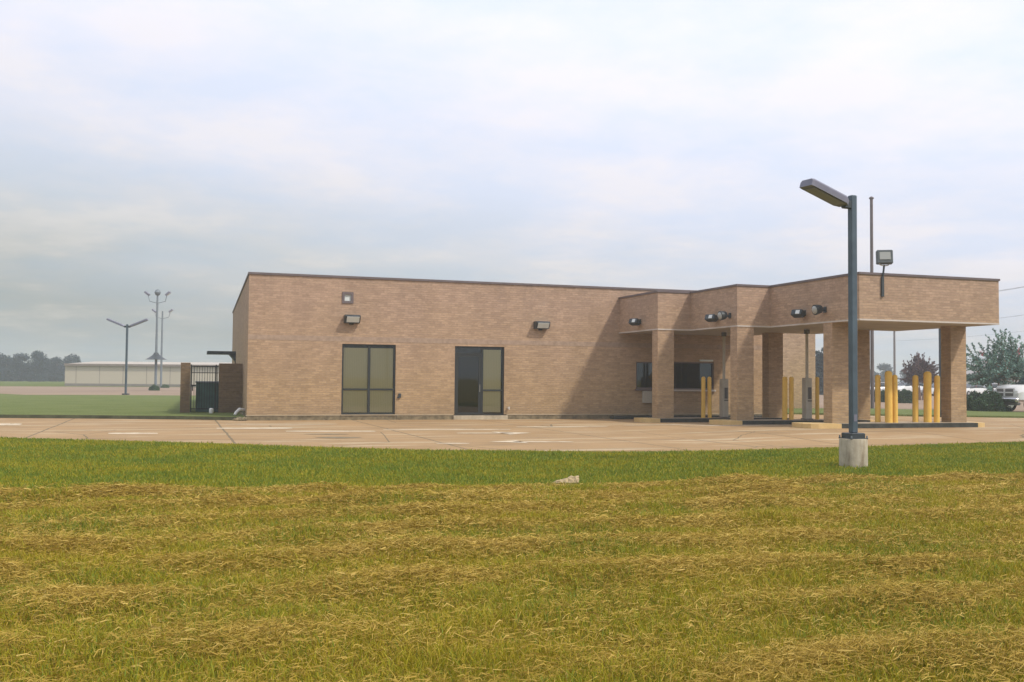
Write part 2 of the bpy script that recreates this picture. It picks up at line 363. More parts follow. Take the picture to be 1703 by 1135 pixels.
t = np.linspace(0, 1, 60)[:, None]; X = np.repeat(dx[None], 60, 0); Y = yn[None] * (1 - t) + yf[None] * t
d = gridmesh('driveway', X, Y, .012 + hdrive(X, Y), M['drive']); tag(d, 'weathered tan concrete driveway running past the brick building', kind='structure')
def sheet(name, poly, z, m, label, thick=None, kind='structure'):
    b = MB()
    if thick: b.prism(poly, z - thick, z)
    else: b.add([(x, y, z) for x, y in poly], [tuple(range(len(poly)))])
    o = b.build(name, m); tag(o, label, kind=kind); return o
sheet('lawn', [(-80, 73.3), (-40, 55.8), (-12, 41.2), (-5.78, 37.9), (-2.88, 37.1), (.06, 36.05), (1.95, 35.05), (2.185, 35.05), (2.74, 57), (14, 74), (-.3, 74.4), (-5.9, 75.7), (-10, 74.9), (-12.2, 79.3), (-80, 110)], .13, M['lawn'], 'raised lawn left of the building behind the driveway', .2)
kb = MB()
pts = [(-80, 73.3), (-40, 55.8), (-12, 41.2), (-5.78, 37.9), (-2.88, 37.1), (.06, 36.05), (1.95, 35.05)]
for a, b in zip(pts[:-1], pts[1:]):
    a = Vector(a); b = Vector(b); n = Vector((b.y - a.y, -(b.x - a.x))).normalized() * .03
    kb.prism([tuple(a + n), tuple(b + n), tuple(b - n * 2), tuple(a - n * 2)], -.05, .126)
tag(kb.build('lawn_kerb', grimy('kerb_dark', (.07, .075, .04), .4, 3)), 'low dark kerb along the front of the raised lawn', kind='structure')
sheet('far_lot', [(-260, 118), (-80, 92), (-12.3, 79), (-10, 74), (14, 73), (23, 60.5), (260, 60.5), (260, 150), (14, 150), (14, 139.5), (-22, 139.5), (-260, 175)], .022, M['lot'], 'wide pinkish concrete lot in the distance')
sheet('side_lot', [(22.6, 45.45), (35.5, 45.35), (40.6, 39.6), (60, 28), (260, -10), (260, 60.4), (22.6, 60.4)], .03, M['lot'], 'concrete lot beyond the grass strip at right')
sheet('grass_strip', [(23.4, 39.5), (26.8, 38.8), (30.4, 36.3), (34.8, 33.9), (60, 22), (61, 27.5), (40.5, 39.5), (35.5, 45.3), (22.7, 45.3)], .085, M['lawn'], 'narrow grass strip behind the drive-through', .1)

# faded paint on the drive
def marking(name, polys, label, grp=None):
    b = MB()
    for poly in polys:
        b.add([(x, y, .018 + float(hdrive(x, y))) for x, y in poly], [tuple(range(len(poly)))])
    o = b.build(name, M['marking']); tag(o, label, 'pavement marking', grp); o['kind'] = 'structure'; del o['category']; return o
def strip(xa, ya, xb, yb, th, taper=.5, n=14):
    """worn streak: ragged outline, tapering to both ends"""
    up, dn = [], []
    for k in range(n + 1):
        u = k / n; x = xa + (xb - xa) * u; y = ya + (yb - ya) * u; h_ = th / 2 * (1 - taper * abs(2 * u - 1) ** 3) * random.uniform(.75, 1.15)
        up.append((x, y + h_)); dn.append((x, y - h_))
    return dn + up[::-1]
marking('lane_arrow', [strip(7.2, 26.2, 8.75, 26.0, .34, .3), [(8.45, 25.35), (9.3, 26.0), (8.35, 26.75)]], 'faded white arrow painted on the driveway farther from the grass')
marking('lane_arrow', [strip(7.55, 22.35, 8.95, 22.1, .3, .3), [(7.75, 21.85), (7.75, 22.8), (6.95, 22.5)]], 'faded white arrow painted on the driveway nearer the grass')
for (xa, ya, xb, yb, th, lb) in [(1.04, 29.75, 3.14, 29.5, .75, 'bright white worn stripe on the driveway near the left building corner'), (1.4, 32.3, 4.8, 31.9, .32, 'thin pale stripe on the driveway close to the foundation'),
        (2.8, 27.85, 5.2, 27.47, .5, 'pale stripe on the driveway in front of the tall window'), (5.6, 28.4, 9.3, 27.85, .42, 'long pale stripe on the driveway before the glass door'), (-1.7, 27.5, -.5, 27.3, .6, 'faint pale patch on the driveway left of the building'),
        (-5.6, 33.0, -4.46, 32.87, 1.1, 'pale patch on the driveway at the left photo edge'), (10.0, 29.37, 12.9, 28.96, .36, 'pale stripe on the driveway right of the door'), (13.7, 29.4, 16.9, 28.95, .34, 'pale stripe on the driveway before the first pillar'), (15.0, 27.9, 18.8, 27.4, .4, 'pale stripe on the driveway left of the nearest island'), (5.6, 22.1, 6.35, 22.0, .3, 'small broken white paint flake near the grass')]:
    marking('lane_stripe', [strip(xa, ya, xb, yb, th)], lb)
b_ = MB().add([(x, y, .017) for x, y in strip(3.2, 24.86, 4.35, 24.65, .55, 1.)], [tuple(range(30))]).add([(x, y, .017) for x, y in strip(3.1, 26.4, 4.3, 26.2, .4, 1.)], [tuple(range(30))])
tag(b_.build('oil_stain', grimy('oil_stain', (.20, .16, .095), .3, 5, .8, 0, 0)), 'dark greenish damp streaks on the driveway', kind='structure')

# ------------------------------------------------------------------ the bank building
ZT = 5.08; XL, XR, YW = 2.2, 22.5, 35.0
bld = thing('brick_building', 'long single-storey tan brick building with a stepped drive-through canopy', 'building', (XL, YW, 0))
MI = Matrix.Translation((-XL, -YW, 0))
def child(mb, name, m, parent, smooth=False, label=None):
    o = mb.build(name, m, parent, smooth)
    o.matrix_parent_inverse = Matrix.Identity(4)
    root = parent
    while root.parent: root = root.parent
    # meshes are written in world coordinates; shift them to the thing's base
    o.data.transform(Matrix.Translation(-root.location))
    if label: o['label'] = label
    return o
def holed(x0, x1, z0, z1, y, holes, depth):
    b = MB(); xs = sorted({x0, x1, *[v for h in holes for v in h[:2]]}); zs = sorted({z0, z1, *[v for h in holes for v in h[2:]]})
    for i in range(len(xs) - 1):
        for k in range(len(zs) - 1):
            cx, cz = (xs[i] + xs[i + 1]) / 2, (zs[k] + zs[k + 1]) / 2
            if any(h[0] < cx < h[1] and h[2] < cz < h[3] for h in holes): continue
            b.add([(xs[i], y, zs[k]), (xs[i + 1], y, zs[k]), (xs[i + 1], y, zs[k + 1]), (xs[i], y, zs[k + 1])], [(0, 1, 2, 3)])
    for (a, c, e, g_) in holes:
        b.add([(a, y, e), (c, y, e), (c, y, g_), (a, y, g_), (a, y + depth, e), (c, y + depth, e), (c, y + depth, g_), (a, y + depth, g_)],
              [(0, 1, 5, 4), (1, 2, 6, 5), (2, 3, 7, 6), (3, 0, 4, 7)])
    return b
WIN = (5.41, 7.33, .19, 2.69); DOOR = (9.52, 11.42, .16, 2.69); SQ = (5.38, 5.78, 4.12, 4.52)
T1 = (16.8, 17.92, 1.17, 2.22); T2 = (18.12, 20.22, 1.15, 2.24)
wl = holed(XL, XR, .19, ZT, YW, [(WIN[0], WIN[1], .19, WIN[3]), (DOOR[0], DOOR[1], .19, DOOR[3]), SQ, T1, T2], .22)
corner = [(XR, YW), (XR, 45.4), (32.4, 45.4), (32.4, 57), (2.74, 57), (XL, YW)]
for (a, b) in zip(corner[:-1], corner[1:]):
    wl.add([(a[0], a[1], .0), (b[0], b[1], .0), (b[0], b[1], ZT), (a[0], a[1], ZT)], [(0, 1, 2, 3)])
child(wl, 'wall', M['brick'], bld)
fp = [(XL, YW), (XR, YW), (XR, 45.4), (32.4, 45.4), (32.4, 57), (2.74, 57)]
rf = MB(); rf.add([(x, y, 4.86) for x, y in [(XL + .05, YW + .3), (XR - .05, YW + .3), (XR - .05, 45.6), (32.2, 45.6), (32.2, 56.8), (2.9, 56.8)]], [(0, 1, 2, 3, 4, 5)])
rf = child(rf, 'roof', M['roofgravel'], bld)
def coping(poly, z, hgt=.1, out=.035, inn=.22):
    b = MB(); n = len(poly); P = [Vector(p) for p in poly]
    o_, i_ = [], []
    for k in range(n):
        a, c, e = P[k - 1], P[k], P[(k + 1) % n]; d1 = (c - a).normalized(); d2 = (e - c).normalized()
        n1 = Vector((d1.y, -d1.x)); n2 = Vector((d2.y, -d2.x)); mm = (n1 + n2); mm = mm / max(mm.dot(n1), .2)
        o_.append(c + mm * out); i_.append(c - mm * inn)
    vs = [(v.x, v.y, z - .0) for v in o_] + [(v.x, v.y, z + hgt) for v in o_] + [(v.x, v.y, z + hgt + .0) for v in i_] + [(v.x, v.y, z) for v in i_]
    fs = []
    for k in range(n):
        j = (k + 1) % n
        for r_ in range(4): q = (r_ + 1) % 4; fs.append((r_ * n + k, r_ * n + j, q * n + j, q * n + k))
    return b.add(vs, fs)
child(coping(fp, ZT - .065, .075), 'coping', M['coping'], bld)
bd = MB()
for x0, x1 in ((XL - .004, 16.0), (16.0, XR)): bd.box(x0 + .002, x1 - .002, YW - .004, YW + .03, 2.78, 2.95)
child(bd, 'soldier_course', M['band'], bld)
fd = MB(); 
for x0, x1 in ((XL - .02, WIN[0] - .05), (WIN[1] + .05, DOOR[0] - .05), (DOOR[1] + .12, XR)):
    fd.box(x0, x1, YW - .03, YW + .2, -.1, .165)
fd.box(WIN[0] - .04, WIN[1] + .04, YW - .02, YW + .2, -.1, .17); fd.box(XL - .022, XL + .1, YW + .2, YW + 6, -.1, .165)
child(fd, 'foundation', M['found'], bld)
lg = MB()
for x0, x1 in ((XL - .03, WIN[0] - .04), (WIN[1] + .04, DOOR[0] - .04), (DOOR[1] + .1, XR)): lg.box(x0, x1, YW - .045, YW + .02, .166, .2)
lg.box(WIN[0] - .03, WIN[1] + .03, YW - .05, YW + .1, .171, .2)
child(lg, 'ledge', M['ledge'], bld)
st = MB().box(DOOR[0] - .05, DOOR[1] + .12, YW - .12, YW + .2, -.1, .155, .01); child(st, 'door_sill', M['concrete'], bld)
bk = MB().box(3, 22, YW + 1.6, YW + 1.65, 0.2, 4.5).box(3, 22, YW + .3, YW + 1.6, .1, .18); child(bk, 'interior_wall', M['interior'], bld)

def framebox(b, x0, x1, z0, z1, y0, y1, t):
    b.box(x0, x1, y0, y1, z1 - t, z1); b.box(x0, x1, y0, y1, z0, z0 + t); b.box(x0, x0 + t, y0, y1, z0 + t, z1 - t); b.box(x1 - t, x1, y0, y1, z0 + t, z1 - t)
# tall four-pane window
f = MB(); framebox(f, WIN[0], WIN[1], .2, WIN[3], YW + .05, YW + .15, .06)
xm = 6.385; f.box(xm - .04, xm + .04, YW + .052, YW + .15, .26, 2.63); f.box(WIN[0] + .06, xm - .04, YW + .055, YW + .15, 1.06, 1.12); f.box(xm + .04, WIN[1] - .06, YW + .055, YW + .15, 1.06, 1.12)
wn = child(f, 'window', M['bronze'], bld, label='tall four-pane window with tan blinds and dark frame')
for (a, b) in ((WIN[0] + .06, xm - .04), (xm + .04, WIN[1] - .06)):
    for (c, e) in ((.26, 1.06), (1.12, 2.63)): child(MB().box(a, b, YW + .095, YW + .101, c, e), 'pane', M['glass'], wn)
child(MB().box(WIN[0] + .07, WIN[1] - .07, YW + .125, YW + .13, .27, 2.56), 'blind', M['blind'], wn)
# door with sidelight
f = MB(); framebox(f, DOOR[0], DOOR[1], .165, DOOR[3], YW + .05, YW + .15, .055)
xd = 10.58; f.box(xd - .035, xd + .035, YW + .052, YW + .15, .22, 2.635); f.box(xd + .035, DOOR[1] - .055, YW + .055, YW + .15, 1.05, 1.11); f.box(DOOR[0] + .055, xd - .035, YW + .055, YW + .15, 2.40, 2.45)
dw = child(f, 'window', M['bronze'], bld, label='dark frame with transom and tan two-pane sidelight around the glass door')
for (a, b, c, e) in ((xd + .035, DOOR[1] - .055, .22, 1.05), (xd + .035, DOOR[1] - .055, 1.11, 2.635)): child(MB().box(a, b, YW + .095, YW + .101, c, e), 'pane', M['glass'], dw)
child(MB().box(DOOR[0] + .055, xd - .035, YW + .095, YW + .101, 2.45, 2.635), 'pane', M['glass_dark'], dw)
child(MB().box(xd + .06, DOOR[1] - .1, YW + .125, YW + .13, .27, 2.58), 'blind', M['blind'], dw)
f = MB(); framebox(f, DOOR[0] + .06, xd - .04, .175, 2.395, YW + .07, YW + .115, .09)
dr = child(f, 'door', M['bronze'], bld, label='dark glass entrance door')
child(MB().box(DOOR[0] + .15, xd - .13, YW + .09, YW + .096, .265, 2.305), 'pane', M['glass_dark'], dr)
child(MB().tube([(xd - .1, YW + .07, 1.0), (xd - .1, YW + .01, 1.02), (xd - .1, YW + .01, 1.3), (xd - .1, YW + .07, 1.32)], .014), 'handle', M['chrome'], dr)
# small square window
f = MB(); framebox(f, SQ[0], SQ[1], SQ[2], SQ[3], YW - .03, YW + .12, .085); sw = child(f, 'window', M['coping'], bld, label='small square high vent window with pale pane')
child(MB().box(SQ[0] + .085, SQ[1] - .085, YW + .03, YW + .045, SQ[2] + .085, SQ[3] - .085), 'pane', M['lens'], sw)
# teller windows
for T, lab in ((T1, 'dark teal teller window left of the first pillar'), (T2, 'wide dark teal teller window under the canopy')):
    f = MB(); framebox(f, T[0], T[1], T[2], T[3], YW + .03, YW + .14, .05); tw = child(f, 'window', M['coping'], bld, label=lab)
    child(MB().box(T[0] + .05, T[1] - .05, YW + .085, YW + .095, T[2] + .05, T[3] - .05), 'pane', M['glass_teal'], tw)
child(MB().box(T2[0] - .05, T2[1] + .05, YW - .09, YW + .02, T2[2] - .07, T2[2] - .002, .008), 'window_sill', M['drip'], bld)
child(MB().box(T1[0] - .05, T1[1] + .05, YW - .09, YW + .02, T1[2] - .07, T1[2] - .002, .008), 'window_sill', M['coping'], bld)
child(MB().box(19.55, 20.15, YW - .07, YW + .005, 2.27, 2.34, .006), 'light_strip', M['lens'], bld)
dwr = MB().box(17.05, 17.75, YW - .16, YW + .01, .62, 1.08, .015); dwr = child(dwr, 'teller_drawer', M['kiosk'], bld); child(MB().box(17.4, 17.62, YW - .19, YW - .16, .78, .98, .006), 'drawer_panel', M['kioskdark'], dwr)

# canopy : three stepped bays
ZC0, ZC1 = 3.31, 4.69
cf = [(16.07, 35.0), (16.07, 31.73), (17.37, 31.73), (17.37, 28.57), (18.63, 28.57), (18.63, 24.0), (23.73, 24.0), (23.73, 28.57), (22.66, 28.57), (22.66, 31.73), (21.32, 31.73), (21.32, 35.0)]
cn = MB(); n = len(cf)
for k in range(n - 1):
    a, b = cf[k], cf[k + 1]; cn.add([(a[0], a[1], ZC0 + .03), (b[0], b[1], ZC0 + .03), (b[0], b[1], ZC1), (a[0], a[1], ZC1)], [(0, 1, 2, 3)])
can = child(cn, 'canopy', M['brick'], bld)
def slab(z0, z1, ins):
    b = MB()
    b.box(16.07 + ins, 21.32 - ins, 31.73 + ins, 34.995, z0, z1); b.box(17.37 + ins, 22.66 - ins, 28.57 + ins, 31.73 + ins - .001, z0, z1); b.box(18.63 + ins, 23.73 - ins, 24.0 + ins, 28.57 + ins - .001, z0, z1); return b
child(slab(ZC0, ZC0 + .029, .02), 'soffit', M['soffit'], can); child(slab(4.55, 4.6, .05), 'canopy_roof', M['roofgravel'], can)
dp = MB()
for k in range(n - 1):
    a = Vector(cf[k]); b = Vector(cf[k + 1]); d_ = (b - a).normalized(); nn_ = Vector((d_.y, -d_.x))*(-1)
    # outward normal
    mid = (a + b) / 2; cen = Vector((19.9, 29.5)); 
    nn_ = Vector((-abs(nn_.x) if (k < 6) else abs(nn_.x), -abs(nn_.y)))
    if abs(nn_.y) > .5 and k >= 6: nn_ = Vector((0, 1))
    p0, p1 = a + nn_ * .014, b + nn_ * .014; q0, q1 = a - nn_ * .05, b - nn_ * .05
    dp.add([(p0.x, p0.y, ZC0 - .015), (p1.x, p1.y, ZC0 - .015), (p1.x, p1.y, ZC0 + .03), (p0.x, p0.y, ZC0 + .03), (q0.x, q0.y, ZC0 - .015), (q1.x, q1.y, ZC0 - .015), (q1.x, q1.y, ZC0 + .03), (q0.x, q0.y, ZC0 + .03)],
           [(0, 1, 2, 3), (0, 4, 5, 1), (3, 2, 6, 7), (4, 7, 6, 5), (0, 3, 7, 4), (1, 5, 6, 2)])
child(dp, 'drip_edge', M['drip'], can)
child(coping(cf[:], ZC1 - .055, .065, .03, .15), 'coping', M['coping'], can)
PILL = [(16.076, 31.735, .64), (17.376, 28.575, .62), (18.636, 25.28, .62), (22.03, 28.6, .6), (23.08, 25.3, .6), (20.64, 31.76, .61)]
for (x, y, wd) in PILL:
    z0 = float(hdrive(x, y)) + .1
    child(MB().box(x, x + wd, y, y + .43, z0, ZC0 - .001), 'pillar', M['brick'], bld)
    child(MB().box(x + .002, x + wd - .002, y - .003, y + .4, z0, z0 + .01), 'pillar_base', M['band'], bld) if False else None

# ------------------------------------------------------------------ islands
def island(x0, xa, xb, x1, y0, y1, label, right_yellow=True):
    h = [float(hdrive(x, (y0 + y1) / 2)) for x in (x0, xa, xb, x1)]; zt = max(h) + .15; z0 = -.05
    t_ = thing('traffic_island', label, 'kerb island', (x0, y0, 0), group='kerbed islands of the drive-through')
    def shape(a, b, e0, e1, zz0, zz1, ins=0.):
        P = []
        if e0: P += [(a + ins, y1 - .3), (a + ins, y0 + .3), (a + .09 + ins, y0 + .09 + ins), (a + .3, y0 + ins)]
        else: P += [(a, y1 - ins), (a, y0 + ins)]
        if e1: P += [(b - .3, y0 + ins), (b - .09 - ins, y0 + .09 + ins), (b - ins, y0 + .3), (b - ins, y1 - .3), (b - .09 - ins, y1 - .09 - ins), (b - .3, y1 - ins)]
        else: P += [(b, y0 + ins), (b, y1 - ins)]
        if e0: P += [(a + .3, y1 - ins), (a + .09 + ins, y1 - .09 - ins)]
        return MB().prism(P, zz0, zz1)
    child(shape(xa, xb, False, False, z0, zt - .003), 'kerb', M['black'], t_, label='black painted kerb')
    if xa > x0: child(shape(x0, xa, True, False, z0, zt), 'kerb_end', M['yellow2'], t_, label='yellow painted kerb end')
    if x1 > xb: child(shape(xb, x1, False, True, z0, zt), 'kerb_end', M['yellow2'], t_, label='yellow painted kerb end')
    child(MB().box(xa + .02, xb - .02, y0 + .13, y1 - .13, zt - .002, zt + .004), 'paving', M['islandtop'], t_)
    return zt
za = island(17.62, 18.72, 23.8, 24.24, 24.95, 26.1, 'nearest kerbed island, black with yellow ends, holding the six bollards')
zb = island(16.63, 17.37, 22.35, 22.68, 28.25, 29.35, 'middle kerbed island, black with yellow ends, behind the nearest one')
zc = island(15.39, 16.04, 21.3, 21.62, 31.45, 32.5, 'kerbed island at the first brick pillar closest to the building wall')
k4 = MB().box(15.66, 22.45, 34.55, 34.93, -.05, .13, .01); tag(k4.build('kerb', M['black']), 'black kerb against the wall below the teller windows', 'kerb')

# ------------------------------------------------------------------ bollards
def bollard(r, h):
    b = MB(); pr = [(r, 0)] + [(r, h - r * .9)] + [(r * math.cos(a), h - r * .9 + r * .9 * math.sin(a)) for a in np.linspace(.2, 1.45, 6)]
    b.lathe(pr, 20); return b.build('bollard', M['yellow'], smooth=True)
def place_boll(x, y, z, r, h, label, grp='yellow bollards on the islands'):
    o = bollard(r, h); o.location = (x, y, z); o.rotation_euler = (random.gauss(0, .008), random.gauss(0, .008), 0); tag(o, label, 'bollard', grp); return o
B = [(20.63, 25.72, .083, 1.49, 'slim yellow bollard, leftmost on the nearest island'), (20.80, 25.42, .112, 1.61, 'thick yellow bollard second from left on the nearest island'), (21.04, 25.42, .08, 1.49, 'slim yellow bollard touching the thick left one on its right'),
     (22.06, 25.72, .09, 1.49, 'slim yellow bollard alone in the middle of the nearest island'), (22.34, 25.5, .118, 1.61, 'thick yellow bollard, second from the right pillar'), (22.62, 25.42, .088, 1.49, 'slim yellow bollard beside the right front pillar')]
for (x, y, r, h, lb) in B: place_boll(x, y, za - .002, r, h, lb)
place_boll(19.37, 28.85, zb - .002, .085, 1.46, 'left yellow bollard of the pair on the middle island'); place_boll(19.63, 28.85, zb - .002, .075, 1.46, 'right yellow bollard of the pair on the middle island')
place_boll(20.66, 28.85, zb - .002, .065, 1.46, 'single yellow bollard right of the middle kiosk, before the open gap')
place_boll(18.02, 31.95, zc - .002, .073, 1.5, 'left yellow bollard of the pair before the teller window'); place_boll(18.29, 31.95, zc - .002, .073, 1.5, 'right yellow bollard of the pair before the teller window')

# ------------------------------------------------------------------ teller kiosks
def kiosk(x, y, z, label, ztop):
    t_ = thing('teller_kiosk', label, 'kiosk', (x, y, z), group='drive-through teller kiosks')
    hh = ztop - z
    MB().box(-.12, .12, -.13, .13, 0, 1.42, .02).build('cabinet', M['kiosk'], t_); MB().box(-.15, .15, -.16, .16, 0, .04, .008).build('foot_plate', M['kioskdark'], t_)
    MB().box(-.05, .08, -.15, -.125, .70, 1.1, .008).build('transaction_panel', M['kioskdark'], t_)
    MB().box(-.06, .09, -.16, -.128, .62, .66, .004).build('tray', M['kioskdark'], t_)
    MB().lathe([(.05, 1.42), (.05, hh - .02)], 14).build('tube', M['kiosk'], t_, True); MB().box(-.07, .07, -.07, .07, hh - .18, hh - .03, .006).build('tube_collar', M['kioskdark'], t_)
    return t_
kiosk(18.87, 31.95, zc, 'pale teller kiosk with tube left of the second pillar', 3.31); kiosk(20.25, 28.85, zb, 'pale teller kiosk with tube on the middle island', 3.31)

# ------------------------------------------------------------------ wall lights
def wall_light(loc, rz, label):
    t_ = thing('wall_light', label, 'wall light', loc, rz, 'wall pack lights')
    b = MB(); P = [(0, -.13), (0, .15), (-.30, .15), (-.36, .10), (-.22, -.13)]
    b.add([(-.27, y, z) for y, z in P] + [(.27, y, z) for y, z in P], [(0, 1, 2, 3, 4), (9, 8, 7, 6, 5)] + [(i, i + 5, (i + 1) % 5 + 5, (i + 1) % 5) for i in range(5)])
    b.build('housing', M['dkmetal'], t_)
    # slanted lens plate set into the front
    P2 = [(-.353, .085), (-.238, -.10), (-.252, -.107), (-.366, .078)]
    b = MB(); b.add([(-.21, y, z) for y, z in P2] + [(.23, y, z) for y, z in P2], [(0, 1, 2, 3), (7, 6, 5, 4)] + [(i, i + 4, (i + 1) % 4 + 4, (i + 1) % 4) for i in range(4)])
    b.build('lens', M['lens'], t_); MB().box(-.08, .08, -.02, .002, -.18, .17).build('mount_plate', M['dkmetal'], t_)
    return t_
wall_light((5.72, YW, 3.55), 0, 'box wall light above the tall window'); wall_light((12.83, YW, 3.52), 0, 'box wall light on the wall right of the glass door')
def spot(loc, label, kind):
    t_ = thing('flood_light', label, 'flood light', loc, 0, 'flood lights on the stepped canopy sides')
    MB().box(-.03, .002, -.07, .07, -.09, .09, .005).build('mount_plate', M['dkmetal'], t_)
    MB().tube([(-.02, 0, 0), (-.12, 0, -.02), (-.16, 0, -.0)], .03).build('arm', M['dkmetal'], t_)
    if kind:
        Mx = Matrix.Translation((-.28, 0, .0)) @ Matrix.Rotation(R(-100), 4, 'Y')
        MB().lathe([(.09, -.14), (.13, -.1), (.15, .02), (.16, .1)], 16, Mx).build('housing', M['dkmetal'], t_, True)
        MB().lathe([(.125, .085), (.12, .12), (.08, .15), (.02, .16)], 16, Mx).build('lens', M['spotlens'], t_, True)
    else:
        Mx = Matrix.Translation((-.24, 0, -.02)) @ Matrix.Rotation(R(25), 4, 'Z') @ Matrix.Rotation(R(22), 4, 'Y')
        MB().box(-.12, .12, -.19, .19, -.10, .10, .02, Mx).build('housing', M['dkmetal'], t_); MB().box(-.135, -.118, -.12, .02, -.07, .06, .004, Mx).build('lens', M['lens'], t_)
    return t_
spot((16.07, 33.13, 3.66), 'small dark flood light on the leftmost canopy bay', 0)
spot((17.37, 29.84, 3.66), 'dark boxy flood light on the middle canopy bay', 0); spot((17.37, 29.02, 3.68), 'round pale-lens flood light on the middle canopy bay', 1)
spot((18.63, 26.66, 3.66), 'dark boxy flood light on the front canopy bay', 0); spot((18.63, 25.6, 3.70), 'round pale-lens flood light on the front canopy bay', 1)
# roof-mounted floodlight on fascia
t_ = thing('flood_light', 'square flood light raised on a bracket above the front canopy fascia', 'flood light', (19.69, 24.0, 4.0))
t_.scale = (.9, .9, .93); t_.location = (19.42, 24.0, 4.0)
MB().box(-.045, .045, -.06, -.002, 0, .62, .005).build('bracket', M['dkmetal'], t_); MB().tube([(0.0, -.035, .55), (.03, -.06, .9), (.04, -.06, 1.0)], .032).build('stem', M['dkmetal'], t_, True)
MB().tube([(-.19, -.06, 1.1), (-.12, -.06, 1.0), (.04, -.06, .97), (.2, -.06, 1.0), (.27, -.06, 1.1)], .018).build('yoke', M['drip'], t_, True)
Mx = Matrix.Translation((.04, -.08, 1.24)) @ Matrix.Rotation(R(-28), 4, 'Z') @ Matrix.Rotation(R(-8), 4, 'X')
MB().box(-.25, .25, -.1, .12, -.21, .22, .02, Mx).build('housing', M['floodgrey'], t_); MB().box(-.17, .17, -.112, -.09, -.10, .15, .01, Mx).build('lens', M['spotlens'], t_)

# little fittings on the wall
tag(MB().box(7.44, 7.53, YW - .07, YW + .003, .80, .95, .01).box(7.40, 7.46, YW - .06, YW + .003, .78, .84, .008).build('outlet_box', M['dkmetal']), 'small dark outlet box on the wall right of the tall window', 'outlet box')
tag(MB().tube([(11.58, YW, .42), (11.58, YW - .08, .42), (11.60, YW - .10, .38)], .022).lathe([(.045, 0), (.045, .02)], 12, Matrix.Translation((11.58, YW - .08, .45))).build('faucet', M['white'], None, True), 'small white faucet low on the wall right of the door', 'faucet')

# ------------------------------------------------------------------ equipment enclosure at left
YE = 39.3
enc = thing('brick_enclosure', 'dark brick equipment enclosure with iron gate beside the left wall', 'enclosure', (.04, YE, .13))
child(MB().box(.04, .39, YE, YE + .4, .1, 2.01), 'pillar', M['brick_dark'], enc); child(MB().box(1.43, 2.285, YE + .01, YE + .41, .1, 2.0), 'wall', M['brick_dark'], enc)
child(MB().box(.045, .345, YE + .401, YE + 3.6, .1, 1.0), 'side_wall', M['brick_dark'], enc)
gt = MB(); gt.box(.41, 1.41, YE + .1, YE + .14, 1.86, 1.90).box(.41, 1.41, YE + .1, YE + .14, 1.62, 1.65).box(.41, 1.41, YE + .1, YE + .14, .25, .29)
for i in range(11): x = .44 + i * .094; gt.box(x - .008, x + .008, YE + .11, YE + .13, .29, 1.86)
gt.box(.40, .44, YE + .095, YE + .145, .16, 1.95).box(1.30, 1.34, YE + .095, YE + .145, .16, 1.95)
gt = child(gt, 'gate', M['iron'], enc); child(MB().box(.42, .60, YE + .04, YE + .09, 1.13, 1.18).box(.46, .50, YE + .04, YE + .09, .95, 1.18), 'latch', M['iron'], gt)
eq = thing('equipment_cabinet', 'green ribbed equipment cabinet behind the iron gate', 'cabinet', (1.06, YE + 1.15, .13))
MB().box(-.44, .62, -.45, .45, 0, 1.12, .02).build('body', M['green'], eq); MB().box(-.47, .65, -.48, .48, 1.12, 1.18, .01).build('lid', M['galv'], eq)
rb = MB()
for i in range(14): rb.box(-.42 + i * .076, -.40 + i * .076, -.468, -.449, .06, 1.06)
rb.build('ribs', M['green'], eq)
# awning over the side door
aw = thing('door_awning', 'flat dark awning projecting from the left side wall behind the brick enclosure', 'awning', (2.62, 50.2, 2.55))
MB().box(-1.38, -.02, -.6, .6, 0.02, .17, .01).build('deck', M['dkmetal'], aw); MB().add([(-.03, -.55, -.35), (-.03, .55, -.35), (-.35, -.55, .02), (-.35, .55, .02), (-.03, -.55, .02), (-.03, .55, .02)], [(0, 2, 4), (1, 5, 3), (0, 1, 3, 2)]).build('bracket', M['dkmetal'], aw)
MB().box(-.1, -.04, -.5, -.44, -.9, -.3).build('downpipe', M['dkmetal'], aw)
# white downspout pieces in the grass
tag(MB().tube([(2.28, 36.9, .13), (2.2, 36.75, .3), (2.05, 36.6, .33), (1.93, 36.5, .22), (1.88, 36.45, .14)], [.07, .08, .07, .06, .05], 10).build('downspout_elbow', M['white'], None, True), 'white downspout elbow at the foot of the left wall', 'downspout')
tag(MB().lathe([(.07, 0), (.085, .05), (.08, .16), (.05, .19)], 12, Matrix.Translation((1.15, 38.6, .13))).build('pipe_cap', M['white'], None, True), 'small white pipe cap in the grass before the gate', 'pipe cap')
# splash stones at the building corner
sb = MB()
for i in range(9):
    x, y = 2.0 + random.uniform(-.25, .15), 34.8 + random.uniform(-.15, .2); r_ = random.uniform(.05, .11)
    sb.lathe([(r_ * .6, 0), (r_, r_ * .5), (r_ * .7, r_ * 1.1), (r_ * .2, r_ * 1.35)], 7, Matrix.Translation((x, y, 0)) @ Matrix.Rotation(random.random() * 3, 4, 'Z') @ Matrix.Scale(random.uniform(.6, 1), 4, (1, 0, 0)))
tag(sb.build('rubble', M['found']), 'small rubble heap at the left corner of the building', 'rubble', kind='stuff')

